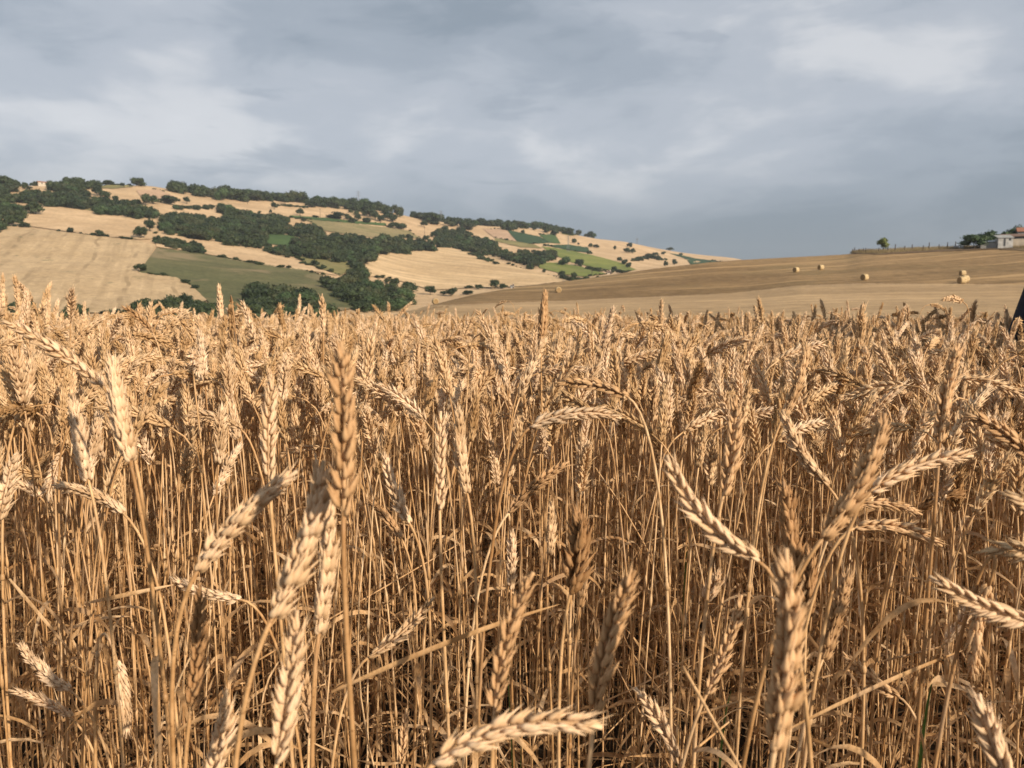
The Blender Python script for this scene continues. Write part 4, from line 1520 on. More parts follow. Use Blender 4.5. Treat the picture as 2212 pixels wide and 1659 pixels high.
for k, (a, b, c, h, L, fat, phi) in enumerate(KINDS):
    st, er, lf, earc = plant(200 + k, R(a), R(b), R(c), h, L, fat, phi, leaves=(3 if k % 3 else 2))
    PR.append(dict(stem=st.mesh('stem', [M['stem']], True), ear=er.mesh('ear', [M['ear']], True), leaf=[m.mesh('leaf', [M['blade']], True) for m in lf],
                   top=float(max(earc[:, 2].max(), 0)), tip=earc[-1], base=earc[0]))
    w = MB()
    w.add(st.v, st.f, 1)
    w.add(er.v, er.f, 0)
    for m in lf:
        w.add(m.v, m.f, 2)
    WHOLE.append(w.mesh('wheat_plant', [M['ear'], M['stem'], M['blade']], True))

# stray straw: broken stems and loose blades leaning through the crop
STRAYS = []
for k in range(7):
    r = random.Random(400 + k)
    w = MB()
    ln = r.uniform(0.25, 0.55)
    pts = [(math.sin(0.35 * t * (k % 3)) * ln * t * 0.6, 0.02 * math.sin(t * 3 + k), ln * t - (0.10 * t * t if k % 2 else 0)) for t in np.linspace(0, 1, 8)]
    if k < 4:
        v, f = tube(pts, np.linspace(0.0016, 0.0011, 8), 5)
    else:
        v, f = ribbon(pts, 0.0035, r.uniform(-1, 1), r.uniform(-3, 3))
    w.add(v, f, 0 if k < 4 else 1)
    STRAYS.append(w.mesh('straw', [M['stem'], M['blade']], True))


def project(p):
    p = np.asarray(p, float)
    x, y, z = p[0], p[1], p[2] - CZ
    cp, sp = math.cos(PITCH), math.sin(PITCH)
    d = y * cp - z * sp
    u = y * sp + z * cp
    return CX + FPX * x / d, CY - FPX * u / d, d


# ---- hero ears: base and tip in the 2212 x 1659 picture
HERO = [
    # bx, by, tx, ty, bend, phi, tone, fat, length(m), dtip, label, short name
    (742, 1118, 737, 736, 0.01, 0.3, 'ear_tan', 1.0, .096, .0, 'tall straight tan wheat ear rising in front against the canopy', 'the tall tan front ear'),
    (588, 1335, 700, 995, 0.05, 0.9, 'ear_pale', 1.05, .094, .0, 'large pale wheat ear tilted towards the tall tan front ear', 'the large pale tilted ear'),
    (425, 1235, 642, 1018, -0.05, 1.1, 'ear_pale', 1.0, .092, .0, 'pale bending wheat ear beside the large pale tilted one', 'the pale bending ear'),
    (688, 1372, 712, 1080, 0.02, 1.3, 'ear_pale', 1.0, .09, .0, 'pale wheat ear tucked behind the large tilted one below the tan ear', 'the tucked pale ear'),
    (598, 1650, 642, 1318, 0.02, 0.4, 'ear_pale', 1.0, .09, .0, 'blurred pale wheat ear low in front under the tilted pair', 'the low blurred ear'),
    (430, 1760, 490, 1490, 0.05, 0.7, 'ear_pale', 1.0, .09, .0, 'pale wheat ear cut by the bottom edge near the brown ear', 'the cut bottom ear'),
    (582, 1040, 590, 815, -0.02, 0.05, 'ear_pale', 1.05, .09, .0, 'neatly braided pale wheat ear standing upright left of the tall tan ear', 'the braided ear'),
    (1640, 1212, 1440, 983, -0.10, 0.2, 'ear_pale', 1.0, .094, .0, 'curved pale wheat ear reaching left on a bent stem', 'the reaching pale ear'),
    (1672, 1625, 1698, 1185, 0.03, 0.8, 'ear_gold', 1.05, .10, .0, 'biggest closest wheat ear, blurred, standing low in front', 'the biggest close ear'),
    (1712, 1260, 1692, 1040, 0.02, 1.2, 'ear_brown', 1.15, .085, .0, 'brown wheat ear peeking above the biggest close one', 'the peeking brown ear'),
    (1775, 1165, 1912, 893, 0.06, 0.9, 'ear_tan', 1.05, .096, .0, 'blurred tan wheat ear tilted away above the biggest close one', 'the blurred tilted ear'),
    (1562, 1072, 1590, 853, 0.03, 0.3, 'ear_gold', 1.0, .09, .0, 'golden wheat ear upright behind the reaching pale one', 'the golden upright ear'),
    (1692, 900, 1742, 738, 0.05, 1.0, 'ear_gold', 0.95, .09, .0, 'slim golden wheat ear topping out near the canopy line', 'the slim golden ear'),
    (1790, 1052, 1690, 885, -0.06, 0.6, 'ear_pale', 0.95, .088, .0, 'pale wheat ear slanting behind the blurred tilted one', 'the slanting pale ear'),
    (1232, 1282, 1252, 1108, 0.04, 0.7, 'ear_brown', 1.5, .07, .015, 'stout brown wheat ear leaning forward in the middle', 'the stout brown ear'),
    (1252, 1312, 1262, 1180, 0.02, 1.3, 'ear_tan', 1.1, .07, .0, 'tan wheat ear half hidden behind the stout brown one', 'the half hidden ear'),
    (1285, 1545, 1372, 1232, -0.04, 0.4, 'ear_tan', 1.0, .092, .0, 'loose tan wheat ear low in the middle, gaps between its husks', 'the loose tan ear'),
    (1068, 1545, 1152, 1236, -0.05, 0.2, 'ear_tan', 0.85, .09, .0, 'thin pointed tan wheat ear left of the loose one', 'the thin pointed ear'),
    (935, 1650, 1302, 1572, -0.10, 0.25, 'ear_pale', 1.0, .094, .0, 'pale wheat ear lying almost level along the bottom edge', 'the level bottom ear'),
    (1776, 1425, 1832, 1228, 0.02, 1.0, 'ear_tan', 1.05, .084, .0, 'fuzzy tan wheat ear beside the biggest close one', 'the fuzzy tan ear'),
    (1742, 1335, 1752, 1185, 0.0, 0.5, 'ear_brown', 1.2, .07, .0, 'dark brown wheat ear between the biggest and the fuzzy one', 'the dark brown ear'),
    (1880, 1062, 2102, 985, -0.08, 0.15, 'ear_pale', 1.0, .09, .0, 'pale wheat ear stretched level above two other level ones', 'the stretched pale ear'),
    (1845, 1140, 2035, 1180, -0.10, 0.3, 'ear_gold', 1.0, .086, .0, 'golden wheat ear arching level, lowest of three stacked ones', 'the arching golden ear'),
    (1845, 1088, 1992, 1112, -0.08, 1.0, 'ear_gold', 0.95, .08, .0, 'golden wheat ear level between two other level ones', 'the middle level ear'),
    (2290, 1352, 2008, 1245, -0.06, 0.2, 'ear_pale', 0.95, .096, .0, 'pale wheat ear entering level from the picture edge', 'the entering pale ear'),
    (2138, 1262, 2104, 1470, 0.05, 1.2, 'ear_gold', 1.05, .086, .0, 'golden wheat ear hanging straight down near the picture edge', 'the hanging golden ear'),
    (2260, 1030, 2086, 893, 0.08, 0.4, 'ear_tan', 1.0, .09, .0, 'tan wheat ear arching in from the upper picture edge', 'the edge arching ear'),
    (2330, 1180, 2172, 1060, 0.05, 0.3, 'ear_pale', 1.1, .06, .0, 'very blurred pale wheat ear tip at the picture edge', 'the blurred edge tip'),
    (2240, 1800, 2115, 1500, -0.04, 0.4, 'ear_pale', 1.05, .09, .0, 'blurred pale wheat ear rising from the bottom corner', 'the bottom corner ear'),
    (2030, 958, 2072, 742, -0.03, 0.4, 'ear_gold', 0.95, .092, .0, 'tall golden wheat ear standing clear near the dark coat', 'the clear golden ear'),
    (1985, 1100, 2085, 1066, -0.1, 0.6, 'ear_brown', 1.1, .06, .02, 'short brown wheat ear crossing the stretched pale one', 'the crossing brown ear'),
    (1942, 1505, 1820, 1408, -0.05, 0.7, 'ear_gold', 1.0, .08, .0, 'golden wheat ear slanting low beneath a straw blade', 'the low slanting ear'),
    (1468, 1660, 1372, 1485, 0.06, 0.3, 'ear_pale', 0.9, .086, .0, 'slim pale wheat ear leaning left at the bottom', 'the slim bottom ear'),
    (282, 1000, 243, 768, -0.02, 1.2, 'ear_pale', 1.2, .09, .0, 'plump pale wheat ear upright in the left cluster', 'the plump left ear'),
    (192, 1040, 158, 855, -0.02, 1.4, 'ear_pale', 1.15, .088, .0, 'plump pale wheat ear just below the plump upright one at left', 'the lower plump ear'),
    (225, 838, 2, 690, 0.04, 0.3, 'ear_pale', 0.85, .11, .0, 'long pale wheat ear slanting up to the left edge', 'the long slanting ear'),
    (522, 928, 398, 898, 0.10, 0.1, 'ear_pale', 0.95, .084, .0, 'small pale wheat ear bowing left beside the braided one', 'the small bowing ear'),
    (88, 1075, -20, 1040, 0.10, 0.2, 'ear_pale', 1.0, .08, .0, 'pale wheat ear bowing out past the left edge', 'the left edge ear'),
    (268, 1110, 112, 1048, 0.08, 1.0, 'ear_pale', 1.0, .088, .0, 'pale wheat ear bowing left under the left cluster', 'the bowing cluster ear'),
    (34, 912, 70, 772, 0.03, 1.2, 'ear_pale', 1.2, .085, .0, 'broad pale wheat ear by the left edge', 'the broad edge ear'),
    (480, 700, 472, 612, 0.0, 1.2, 'ear_pale', 1.0, .085, .0, 'pale wheat ear poking high against the olive fallow', 'the high poking ear'),
    (698, 720, 696, 634, 0.0, 0.9, 'ear_pale', 0.95, .08, .0, 'pale wheat ear poking above the canopy against the rounded wood', 'the wood poking ear'),
    (886, 1132, 830, 975, -0.05, 0.6, 'ear_pale', 0.95, .086, .0, 'pale wheat ear leaning left in the middle distance', 'the mid leaning ear'),
    (950, 1103, 952, 888, 0.0, 0.1, 'ear_pale', 0.85, .094, .0, 'slender braided pale wheat ear in the centre', 'the slender centre ear'),
    (1010, 1068, 992, 878, -0.03, 1.3, 'ear_pale', 1.05, .088, .0, 'feathery pale wheat ear in the centre beside the slender one', 'the feathery centre ear'),
    (1098, 1108, 1230, 996, -0.04, 0.5, 'ear_tan', 0.9, .092, .0, 'tan wheat ear slanting up to the right in the centre', 'the slanting tan ear'),
    (1104, 1275, 1108, 1142, 0.0, 0.8, 'ear_pale', 0.95, .08, .0, 'short pale wheat ear upright below the centre', 'the short centre ear'),
    (1186, 1200, 1190, 1082, 0.02, 1.4, 'ear_pale', 1.1, .075, .0, 'spiky pale wheat ear left of the stout brown one', 'the spiky pale ear'),
    (1248, 1075, 1256, 928, 0.02, 1.0, 'ear_pale', 0.85, .086, .0, 'greyish pale wheat ear above the stout brown one', 'the greyish ear'),
    (868, 1165, 795, 1080, 0.05, 0.8, 'ear_tan', 1.1, .075, .0, 'dull tan wheat ear bent over right of the tall tan front ear', 'the dull bent ear'),
    (795, 1420, 938, 1290, 0.05, 0.2, 'ear_pale', 0.8, .09, .0, 'sparse pale wheat ear slanting over the dark gap', 'the sparse ear'),
    (868, 1650, 878, 1530, 0.0, 0.4, 'ear_gold', 0.8, .075, .0, 'small golden wheat ear low right of the blurred pale ear', 'the small low ear'),
    (668, 1595, 640, 1415, 0.05, 0.3, 'ear_gold', 0.85, .08, .0, 'golden wheat ear beside the low blurred one', 'the low golden ear'),
    (1145, 922, 1342, 904, -0.10, 0.1, 'ear_pale', 0.95, .092, .0, 'braided pale wheat ear arching level in the centre right', 'the arching pale ear'),
    (1358, 858, 1198, 828, 0.08, 0.6, 'ear_gold', 0.9, .08, .0, 'golden wheat ear bowing left over the arching pale one', 'the bowing golden ear'),
    (152, 1492, 42, 1388, -0.05, 1.1, 'ear_pale', 1.0, .086, .0, 'upper of two pale wheat ears drooping left in the bottom left corner', 'the upper corner ear'),
    (155, 1552, 18, 1490, 0.05, 0.3, 'ear_pale', 0.9, .088, .0, 'lower of two pale wheat ears drooping left in the bottom left corner', 'the lower corner ear'),
    (252, 1425, 272, 1595, -0.04, 1.2, 'ear_pale', 1.05, .086, .0, 'pale wheat ear hanging straight down at lower left', 'the left hanging ear'),
    (412, 1535, 432, 1258, 0.02, 0.3, 'ear_brown', 0.9, .092, .0, 'slim dark golden wheat ear upright at lower left', 'the slim dark ear'),
    (522, 1295, 366, 1246, -0.06, 0.7, 'ear_pale', 0.85, .084, .0, 'pale wheat ear bowing behind the slim dark one', 'the pale ear behind'),
    (1526, 1500, 1602, 1285, 0.03, 0.3, 'ear_gold', 0.85, .09, .0, 'faint golden wheat ear left of the biggest close one', 'the faint golden ear'),
    (1525, 1300, 1555, 1242, 0.0, 0.7, 'ear_pale', 1.4, .04, .03, 'whitish stubby wheat ear seen end on', 'the whitish stub'),
    (2040, 1390, 2108, 1288, 0.03, 0.6, 'ear_pale', 1.0, .075, .0, 'pale wheat ear crossed by the entering pale one', 'the crossed ear'),
    (1170, 740, 1178, 625, 0.0, 1.2, 'ear_tan', 1.15, .09, .0, 'dark tan wheat ear poking highest over the brown hill', 'the highest poking ear'),
    (58, 700, 58, 622, 0.0, 0.7, 'ear_pale', 1.0, .08, .0, 'pale wheat ear poking highest at the left edge', 'the highest left ear'),
    (330, 720, 262, 660, 0.06, 0.4, 'ear_tan', 0.9, .08, .0, 'brownish wheat ear arched over the left canopy', 'the arched brownish ear'),
]


def bez(P, n):
    t = np.linspace(0, 1, n)[:, None]
    if len(P) == 3:
        return (1 - t) ** 2 * P[0] + 2 * t * (1 - t) * P[1] + t * t * P[2]
    return (1 - t) ** 3 * P[0] + 3 * t * (1 - t) ** 2 * P[1] + 3 * t * t * (1 - t) * P[2] + t ** 3 * P[3]


hero_info = []
TONE_WORD = {'ear_pale': 'pale', 'ear_gold': 'golden', 'ear_tan': 'tan', 'ear_brown': 'brown'}
for hi, (bx, by, tx, ty, bend, phi, tone, fat, L, dtip, lab, short) in enumerate(HERO):
    lp = math.hypot(tx - bx, ty - by)
    d = L * FPX / lp
    ray_b, ray_t = pix_ray(bx, by), pix_ray(tx, ty)
    B = np.array([0, 0, CZ]) + ray_b * d
    T = np.array([0, 0, CZ]) + ray_t * (d - dtip)
    ax = T - B
    view = (B + T) / 2 - np.array([0, 0, CZ])
    view /= np.linalg.norm(view)
    perp = np.cross(ax, view)
    perp /= np.linalg.norm(perp)
    C = (B + T) / 2 - perp * bend * np.linalg.norm(ax) * 2
    curve = bez([B, C, T], 40)
    X0 = perp * math.cos(phi) + view * math.sin(phi)
    t0 = curve[1] - curve[0]
    t0 /= np.linalg.norm(t0)
    # the stem: from the ground up into the ear base
    down = t0[2] < -0.3
    lev = abs(t0[2]) <= 0.6
    hor = np.array([t0[0], t0[1], 0])
    if down:
        side = -1 if hi % 2 else 1
        G = np.array([B[0] + side * 0.05, B[1] + 0.02, 0.0])
        P1 = B - t0 * 0.07
        P2 = np.array([G[0] - side * 0.005, G[1], B[2] + 0.07])
    elif lev:
        G = np.array([B[0], B[1], 0.0]) - hor * 0.07
        G[1] += 0.02
        P1 = B - t0 * 0.06
        P2 = np.array([G[0], G[1], B[2] * 0.55])
    else:
        G = np.array([B[0], B[1], 0.0]) - hor * 0.06 + np.array([random.uniform(-.025, .025), random.uniform(-.01, .04), 0])
        P1 = B - t0 * 0.085
        P2 = np.array([G[0], G[1], B[2] * 0.62])
    G[2] = ground(G[0], G[1])
    stem = bez([G, P2, P1, B + t0 * 0.003], 22)
    root = empty('wheat_stalk', G)
    off = -G
    sm = MB()
    n = len(stem)
    sm.tube(stem + off, np.linspace(0.0021, 0.00135, n), 8)
    for nd in (6, 12):
        q = stem[nd] + off
        dr = stem[nd + 1] - stem[nd]
        dr /= np.linalg.norm(dr)
        sm.tube([q - dr * 0.004, q - dr * 0.0015, q + dr * 0.0015, q + dr * 0.005], [0.0018, 0.0027, 0.0027, 0.0019], 8)
    link('stem', sm.mesh('stem', [M['stem']], True), root)
    fr = ear_frames(curve + off, X0, L, pitch=0.0051, fat=fat * 1.12)
    if lp > 205:
        rb = MB()
        cc = (curve + off)[::3]
        rb.tube(cc, [0.0013] * len(cc), 6)
        er = link('ear', rb.mesh('ear', [M[tone]], True), root)
        for m, t in fr:
            o = link('spikelet', random.choice((SPK_TOP_MESH if t > 0.86 else SPK_MESH)[tone]), er)
            o.matrix_basis = Matrix(m.tolist())
    else:
        b = MB()
        for m, t in fr:
            v, f = random.choice(SPK_TOP if t > 0.86 else SPK)
            b.add(v @ m[:3, :3].T + m[:3, 3], f)
        cc = (curve + off)[::3]
        b.tube(cc, [0.0012] * len(cc), 5)
        link('ear', b.mesh('ear', [M[tone]], True), root)
    # a dry leaf low on the stem
    q = stem[11] + off
    a = random.uniform(0, 6.28)
    pts = [q + np.array([math.cos(a), math.sin(a), 0]) * s * 0.11 + np.array([0, 0, 0.09 * s - 0.16 * s * s]) for s in np.linspace(0, 1, 9)]
    lm = MB()
    lm.add(*ribbon(pts, 0.0032, a, a + 2))
    link('leaf', lm.mesh('leaf', [M['blade']], True), root)
    tag(root, lab, 'wheat', 'wheat stalks close to the camera')
    hero_info.append(((bx + tx) / 2, (by + ty) / 2, d, short))

# ---- loose straw blades that cross the foreground
def cross_straw(x0, y0, x1, y1, d0, d1, w, sag, lab, flat=True):
    a = np.array([0, 0, CZ]) + pix_ray(x0, y0) * d0
    b = np.array([0, 0, CZ]) + pix_ray(x1, y1) * d1
    pts = [a + (b - a) * t + np.array([0, 0, sag * 4 * t * (1 - t)]) for t in np.linspace(0, 1, 14)]
    m = MB()
    if flat:
        m.add(*ribbon(pts, w, 0.9, 1.5, 0.35))
    else:
        m.tube(pts, np.linspace(w, w * 0.7, 14), 6)
    o = link('straw', m.mesh('straw', [M['blade' if flat else 'stem']], True))
    tag(o, lab, 'straw', 'loose straws crossing the foreground')


cross_straw(715, 1496, 1210, 1305, .52, .66, 0.0028, 0.004, 'broad dry blade crossing from the tall tan stem to the thin pointed ear')
cross_straw(1702, 1576, 2085, 1403, .60, .72, 0.0028, 0.003, 'broad dry blade crossing behind the biggest close ear')
cross_straw(1500, 1545, 2040, 1395, .95, 1.05, 0.0018, 0.003, 'thin straw above the broad blade behind the biggest close ear', False)
cross_straw(190, 1302, 380, 1262, .80, .86, 0.0028, 0.0, 'short bright dry blade left of the slim dark ear')
cross_straw(560, 1425, 1000, 1170, 1.0, 1.15, 0.0014, 0.0, 'thin straw slanting up behind the tall tan stem', False)
cross_straw(1475, 1440, 1600, 1659, .55, .5, 0.0014, 0.0, 'thin stem slanting down to the bottom beside the slim bottom ear', False)
cross_straw(20, 1250, 160, 1415, .9, .95, 0.0018, 0.0, 'dry blade slanting down at the left edge')
cross_straw(1500, 1620, 1580, 1555, .8, .85, 0.0015, 0.0, 'thin straw at the bottom beside the slim bottom ear', False)

# ---- a few green blades in the straw
for x, y, x2, y2, d, lab in [(1105, 1500, 1090, 1380, .95, 'single green blade left of the thin pointed ear'), (1475, 1115, 1505, 1050, 1.4, 'green blade behind the reaching pale ear'), (1985, 1530, 2020, 1455, .95, 'green blade near the low slanting ear'),
                             (1545, 1580, 1580, 1490, 1.0, 'green blade low beside the faint golden ear'), (1118, 1659, 1128, 1600, .9, 'green sprout at the bottom under the level ear')]:
    a = np.array([0, 0, CZ]) + pix_ray(x, y) * d
    b = np.array([0, 0, CZ]) + pix_ray(x2, y2) * d
    g = np.array([a[0], a[1] + 0.02, 0.0])
    pts = list(bez([g, (g + a) / 2 + np.array([0.01, 0, 0]), a, b], 12))
    m = MB()
    m.add(*ribbon(pts, 0.003, 0.2, 0.8, 0.4))
    o = link('green_blade', m.mesh('green_blade', [M['green_blade']], True))
    tag(o, lab, 'grass', 'green blades in the straw')

# ---- individual stalks just behind the heroes
person_xy = np.array([1.872, 2.55])
GRP = 'wheat stalks in the front of the crop'
cand = []
tries = 0
while len(cand) < 236 and tries < 20000:
    tries += 1
    az = R(random.uniform(-36, 36))
    r = math.sqrt(random.uniform(1.02 ** 2, 1.5 ** 2))
    x, y = r * math.sin(az), r * math.cos(az)
    if any((x - a) ** 2 + (y - b) ** 2 < 0.03 ** 2 for a, b, *_ in cand):
        continue
    if r < 1.2 and random.random() < 0.45:
        continue
    cand.append((x, y, r))
used = {}
for (x, y, r) in cand:
    k = int(rng.choice(len(KINDS), p=WEIGHT))
    topz = random.gauss(0.87, 0.04)
    s = topz / PR[k]['top']
    rz = random.uniform(0, 6.28)
    t = empty('wheat_stalk', (x, y, ground(x, y)), rz)
    t.scale = (1, 1, s)
    tilt = random.gauss(0, 0.05)
    t.rotation_euler = (tilt, random.gauss(0, 0.05), rz)
    link('stem', PR[k]['stem'], t)
    link('ear', PR[k]['ear'], t)
    for m in PR[k]['leaf']:
        link('leaf', m, t)
    m4 = Matrix.LocRotScale(t.location, t.rotation_euler, t.scale)
    tip = np.array(m4 @ Vector(PR[k]['tip']))
    base = np.array(m4 @ Vector(PR[k]['base']))
    u0, v0, _ = project(base)
    u1, v1, _ = project(tip)
    u, v = (u0 + u1) / 2, (v0 + v1) / 2
    best = min(hero_info, key=lambda q: (q[0] - u) ** 2 + (q[1] - v) ** 2)
    dx, dy = u - best[0], v - best[1]
    rel = ('right of' if dx > 0 else 'left of') if abs(dx) > abs(dy) else ('above' if dy < 0 else 'below')
    post = POSTURE[k]
    if post not in ('upright', 'straight', 'straight short-eared'):
        post += ' right' if u1 > u0 else ' left'
    key = (post, rel, best[3])
    used.setdefault(key, []).append((math.hypot(dx, dy), t))
ORD = ['', 'second ', 'third ', 'fourth ', 'fifth ', 'sixth ', 'seventh ', 'eighth ', 'ninth ', 'tenth ']
for (post, rel, short), lst in used.items():
    lst.sort(key=lambda q: q[0])
    for i, (_, t) in enumerate(lst):
        tag(t, '%swheat stalk, its ear %s, set back %s %s' % (ORD[min(i, 9)], post, rel, short), 'wheat', GRP)


# ---- the rest of the crop as one mass
def mass(bands, azl, azr, seed):
    r_ = np.random.default_rng(seed)
    P = []
    for r0, r1, dens in bands:
        area = 0.5 * (azr - azl) * (r1 * r1 - r0 * r0)
        n = int(area * dens)
        rr = np.sqrt(r_.uniform(r0 * r0, r1 * r1, n))
        aa = r_.uniform(azl, azr, n)
        P.append(np.stack([rr * np.sin(aa), rr * np.cos(aa)], 1))
    return np.concatenate(P)


XY = mass([(1.48, 3.2, 500), (3.2, 6, 380), (6, 9, 250), (9, 12.5, 190)], R(-43), R(58), 5)
XY2 = mass([(0.75, 1.42, 260)], R(37.5), R(75), 6)       # beside the frame, towards the sun
XY3 = mass([(0.75, 1.42, 200)], R(-60), R(-37.5), 8)
XY = np.concatenate([XY, XY2, XY3])
XY = XY[np.hypot(XY[:, 0] - person_xy[0], XY[:, 1] - person_xy[1]) > 0.2]
n = len(XY)
GZ = np.array([ground(x, y) for x, y in XY])
kk = rng.choice(len(KINDS), size=n, p=WEIGHT)
tops = np.array([q['top'] for q in PR])[kk]
patch = 0.022 * np.sin(XY[:, 0] * 2.1 + 1.0) * np.sin(XY[:, 1] * 1.3 + 0.4)
left = 0.11 * np.clip((-XY[:, 0] - 0.75) / 0.5, 0, 1) * np.clip((2.8 - XY[:, 1]) / 1.0, 0, 1)
want = rng.normal(0.86, 0.058, n) + patch + left
sz = want / tops
sxy = rng.uniform(0.9, 1.12, n)
rot = np.stack([rng.normal(0, 0.06, n), rng.normal(0, 0.06, n), rng.uniform(0, 6.283, n)], 1)
scatter('wheat_crop', np.column_stack([XY, GZ]), rot, np.stack([sxy, sxy, sz], 1), kk, WHOLE, 'mass of ripe wheat filling the field behind the front stalks', 'wheat')
XY = mass([(0.9, 1.4, 380), (1.4, 3.5, 430), (3.5, 6, 120)], R(-40), R(50), 15)
n = len(XY)
GZ = np.array([ground(x, y) for x, y in XY]) + np.clip(np.abs(rng.normal(0, 0.18, n)), 0, 0.34)
rot = np.stack([rng.normal(0, 0.9, n), rng.normal(0, 0.9, n), rng.uniform(0, 6.283, n)], 1)
s = rng.uniform(0.6, 1.1, n)
scatter('straw_litter', np.column_stack([XY, GZ]), rot, np.stack([s, s, s], 1), rng.integers(0, len(STRAYS), n), STRAYS, 'tangle of broken straw and dry blades between the wheat stems', 'straw')

# stubble and dry grass on the verge by the fence
def grass_tuft(seed):
    r = random.Random(seed)
    b = MB()
    for k in range(16):
        x, y, h = r.gauss(0, .16), r.gauss(0, .16), r.uniform(.25, .6)
        a = r.uniform(0, 3.14)
        dx, dy = math.cos(a) * .02, math.sin(a) * .02
        b.add([(x - dx, y - dy, 0), (x + dx, y + dy, 0), (x + r.gauss(0, .12), y + r.gauss(0, .12), h)], [(0, 1, 2)])
    return b.mesh('grass_tuft', [M['verge_grass']])


M['verge_grass'] = mat_leaf('verge_grass_dry', (0.17, 0.13, 0.06), (0.38, 0.29, 0.15))
GT = [grass_tuft(k) for k in range(4)]
pts = []
for i in range(2600):
    x4 = random.uniform(1060, 2500)
    lo = np.interp(x4, [1060, 1250, 1700, 2000, 2500], [299, 302, 276, 266, 262])
    X, Yp = D(4, [(x4, lo + random.uniform(-16, 3))])[0]
    p, r = unproj(X, Yp, far=False)
    pts.append(p)
n = len(pts)
s = rng.uniform(0.8, 1.7, n)
scatter('verge_grass', pts, np.stack([np.zeros(n), np.zeros(n), rng.uniform(0, 6.28, n)], 1), np.stack([s, s, s], 1), rng.integers(0, 4, n), GT, 'dry grass growing along the field fence', 'grass')

# ------------------------------------------------------------------ the person at the edge
def skin_body(name, joints, edges, mats, root=0, sub=2):
    m = bpy.data.meshes.new(name)
    m.from_pydata([j[0] for j in joints], edges, [])
    o = link(name, m)
    sk = o.modifiers.new('skin', 'SKIN')
    sk.use_smooth_shade = True
    for i, j in enumerate(joints):
        q = m.skin_vertices[0].data[i]
        q.radius = (j[1], j[2] if len(j) > 2 else j[1])
        q.use_root = (i == root)
    su = o.modifiers.new('sub', 'SUBSURF')
    su.levels = su.render_levels = sub
    for x in mats:
        m.materials.append(x)
    return o


M['coat'] = mat_plain('navy_coat_cloth', (0.012, 0.015, 0.024), 0.9, 0.15, 0.3, 30)
M['trousers'] = mat_plain('dark_trousers', (0.02, 0.02, 0.024), 0.9, 0.15, 0.3, 30)
M['skin'] = mat_plain('skin', (0.45, 0.27, 0.19), 0.55, 0.35, 0.08, 20)
M['hair'] = mat_plain('dark_hair', (0.02, 0.014, 0.01), 0.5, 0.4, 0.3, 60)


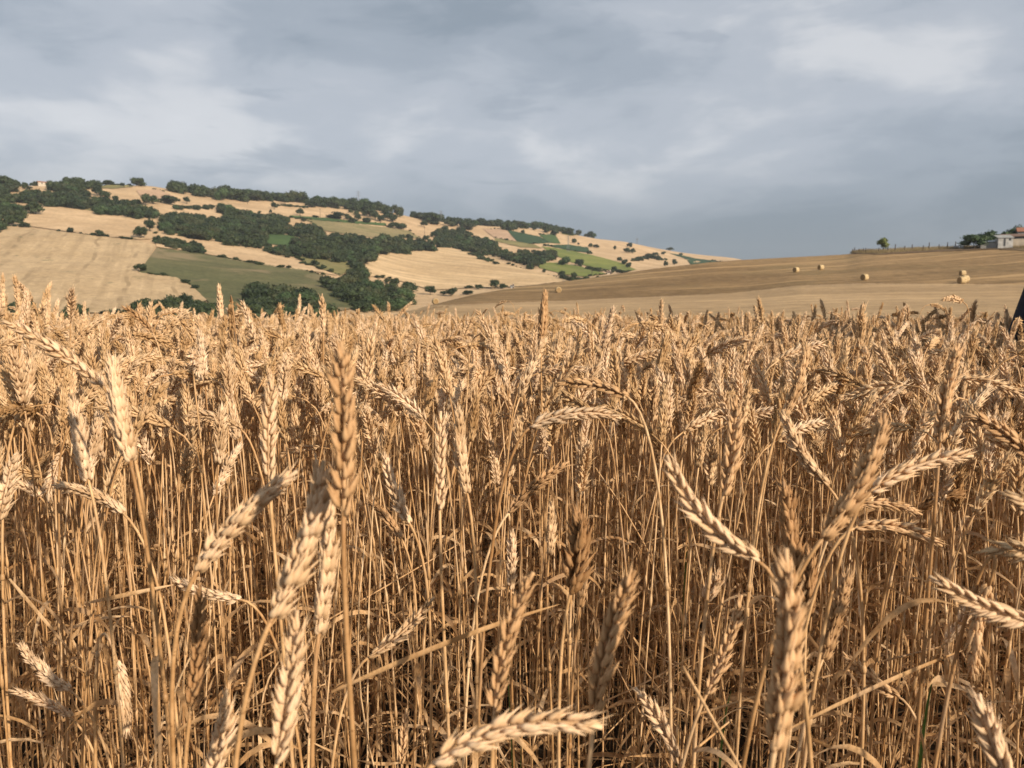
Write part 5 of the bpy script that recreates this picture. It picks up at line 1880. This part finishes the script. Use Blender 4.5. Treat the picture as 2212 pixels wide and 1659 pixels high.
def person():
    px, py = float(person_xy[0]), float(person_xy[1])
    root = empty('person', (px, py, ground(px, py)), 0.934)
    J = [((0, 0, .92), .15, .11), ((0, 0, 1.12), .14, .10), ((0, 0, 1.34), .17, .11), ((0, 0, 1.46), .09, .08), ((0, 0, 1.53), .055), ((0, -.01, 1.63), .085, .095), ((0, -.01, 1.71), .075, .085),
         ((-.10, 0, .82), .095), ((-.10, 0, .48), .062), ((-.10, .01, .09), .042), ((-.10, -.14, .04), .038),
         ((.10, 0, .82), .095), ((.10, 0, .48), .062), ((.10, .01, .09), .042), ((.10, -.14, .04), .038),
         ((-.18, 0, 1.40), .06), ((-.235, .03, 1.12), .048), ((-.17, -.09, .92), .038), ((.18, 0, 1.40), .06), ((.235, .03, 1.12), .048), ((.17, -.09, .92), .038)]
    E = [(0, 1), (1, 2), (2, 3), (3, 4), (4, 5), (5, 6), (0, 7), (7, 8), (8, 9), (9, 10), (0, 11), (11, 12), (12, 13), (13, 14), (2, 15), (15, 16), (16, 17), (2, 18), (18, 19), (19, 20)]
    b = skin_body('body', J, E, [M['skin']])
    b.parent = root
    # trousers
    J2 = [((0, 0, .90), .155, .125), ((-.10, 0, .80), .105), ((-.10, 0, .48), .08), ((-.10, .01, .10), .065), ((.10, 0, .80), .105), ((.10, 0, .48), .08), ((.10, .01, .10), .065)]
    o = skin_body('trousers', J2, [(0, 1), (1, 2), (2, 3), (0, 4), (4, 5), (5, 6)], [M['trousers']])
    o.parent = root
    # long coat, flaring to the hem, with folds
    m = MB()
    nk = 40
    prof = [(1.49, .085, .08), (1.45, .15, .10), (1.38, .205, .125), (1.22, .20, .14), (1.08, .205, .15), (.98, .235, .175), (.86, .262, .20), (.72, .27, .215), (.58, .272, .222)]
    v, f = [], []
    for z, a, bb in prof:
        for k in range(nk):
            t = 2 * math.pi * k / nk
            fold = 1 + 0.035 * math.sin(9 * t) * max(0, (1.1 - z)) / 0.5
            v.append((a * fold * math.cos(t), bb * fold * math.sin(t), z))
    for i in range(len(prof) - 1):
        for k in range(nk):
            f.append((i * nk + k, i * nk + (k + 1) % nk, (i + 1) * nk + (k + 1) % nk, (i + 1) * nk + k))
    m.add(v, f)
    c = link('coat', m.mesh('coat', [M['coat']], True), root)
    for s in (-1, 1):
        q = skin_body('sleeve', [((s * .17, 0, 1.41), .075), ((s * .245, .03, 1.13), .062), ((s * .185, -.10, .92), .055)], [(0, 1), (1, 2)], [M['coat']])
        q.parent = c
    h = skin_body('hair', [((0, .03, 1.66), .09, .10), ((0, .03, 1.75), .075, .09), ((0, .07, 1.58), .06)], [(0, 1), (0, 2)], [M['hair']])
    h.parent = root
    fm = MB()
    for s in (-1, 1):
        fm.tube([(s * .033, -.118, 1.665), (s * .033, -.100, 1.665)], [.008, .013], 8)
    fm.tube([(0, -.095, 1.675), (0, -.125, 1.63), (0, -.10, 1.62)], [.008, .014, .008], 6)
    fm.tube([(-.025, -.10, 1.585), (0, -.112, 1.583), (.025, -.10, 1.585)], [.004, .008, .004], 6)
    link('face', fm.mesh('face', [M['skin']], True), root)
    tag(root, 'person in a long dark navy coat standing in the wheat at the picture edge', 'person')


person()

# ------------------------------------------------------------------ air
hz = MB()
hz.box((-2620, -2620, -140), (2620, 2620, 190))
me = hz.mesh('haze', [])
hm = bpy.data.materials.new('haze')
hm.use_nodes = True
t = hm.node_tree
t.nodes.clear()
o_ = t.nodes.new('ShaderNodeOutputMaterial')
pv = t.nodes.new('ShaderNodeVolumePrincipled')
pv.inputs['Color'].default_value = (0.80, 0.87, 0.97, 1)
pv.inputs['Density'].default_value = 0.00011
pv.inputs['Anisotropy'].default_value = 0.0
t.links.new(pv.outputs[0], o_.inputs['Volume'])
me.materials.append(hm)
tag(link('haze', me), 'thin summer haze over the valley', 'haze', kind='stuff')
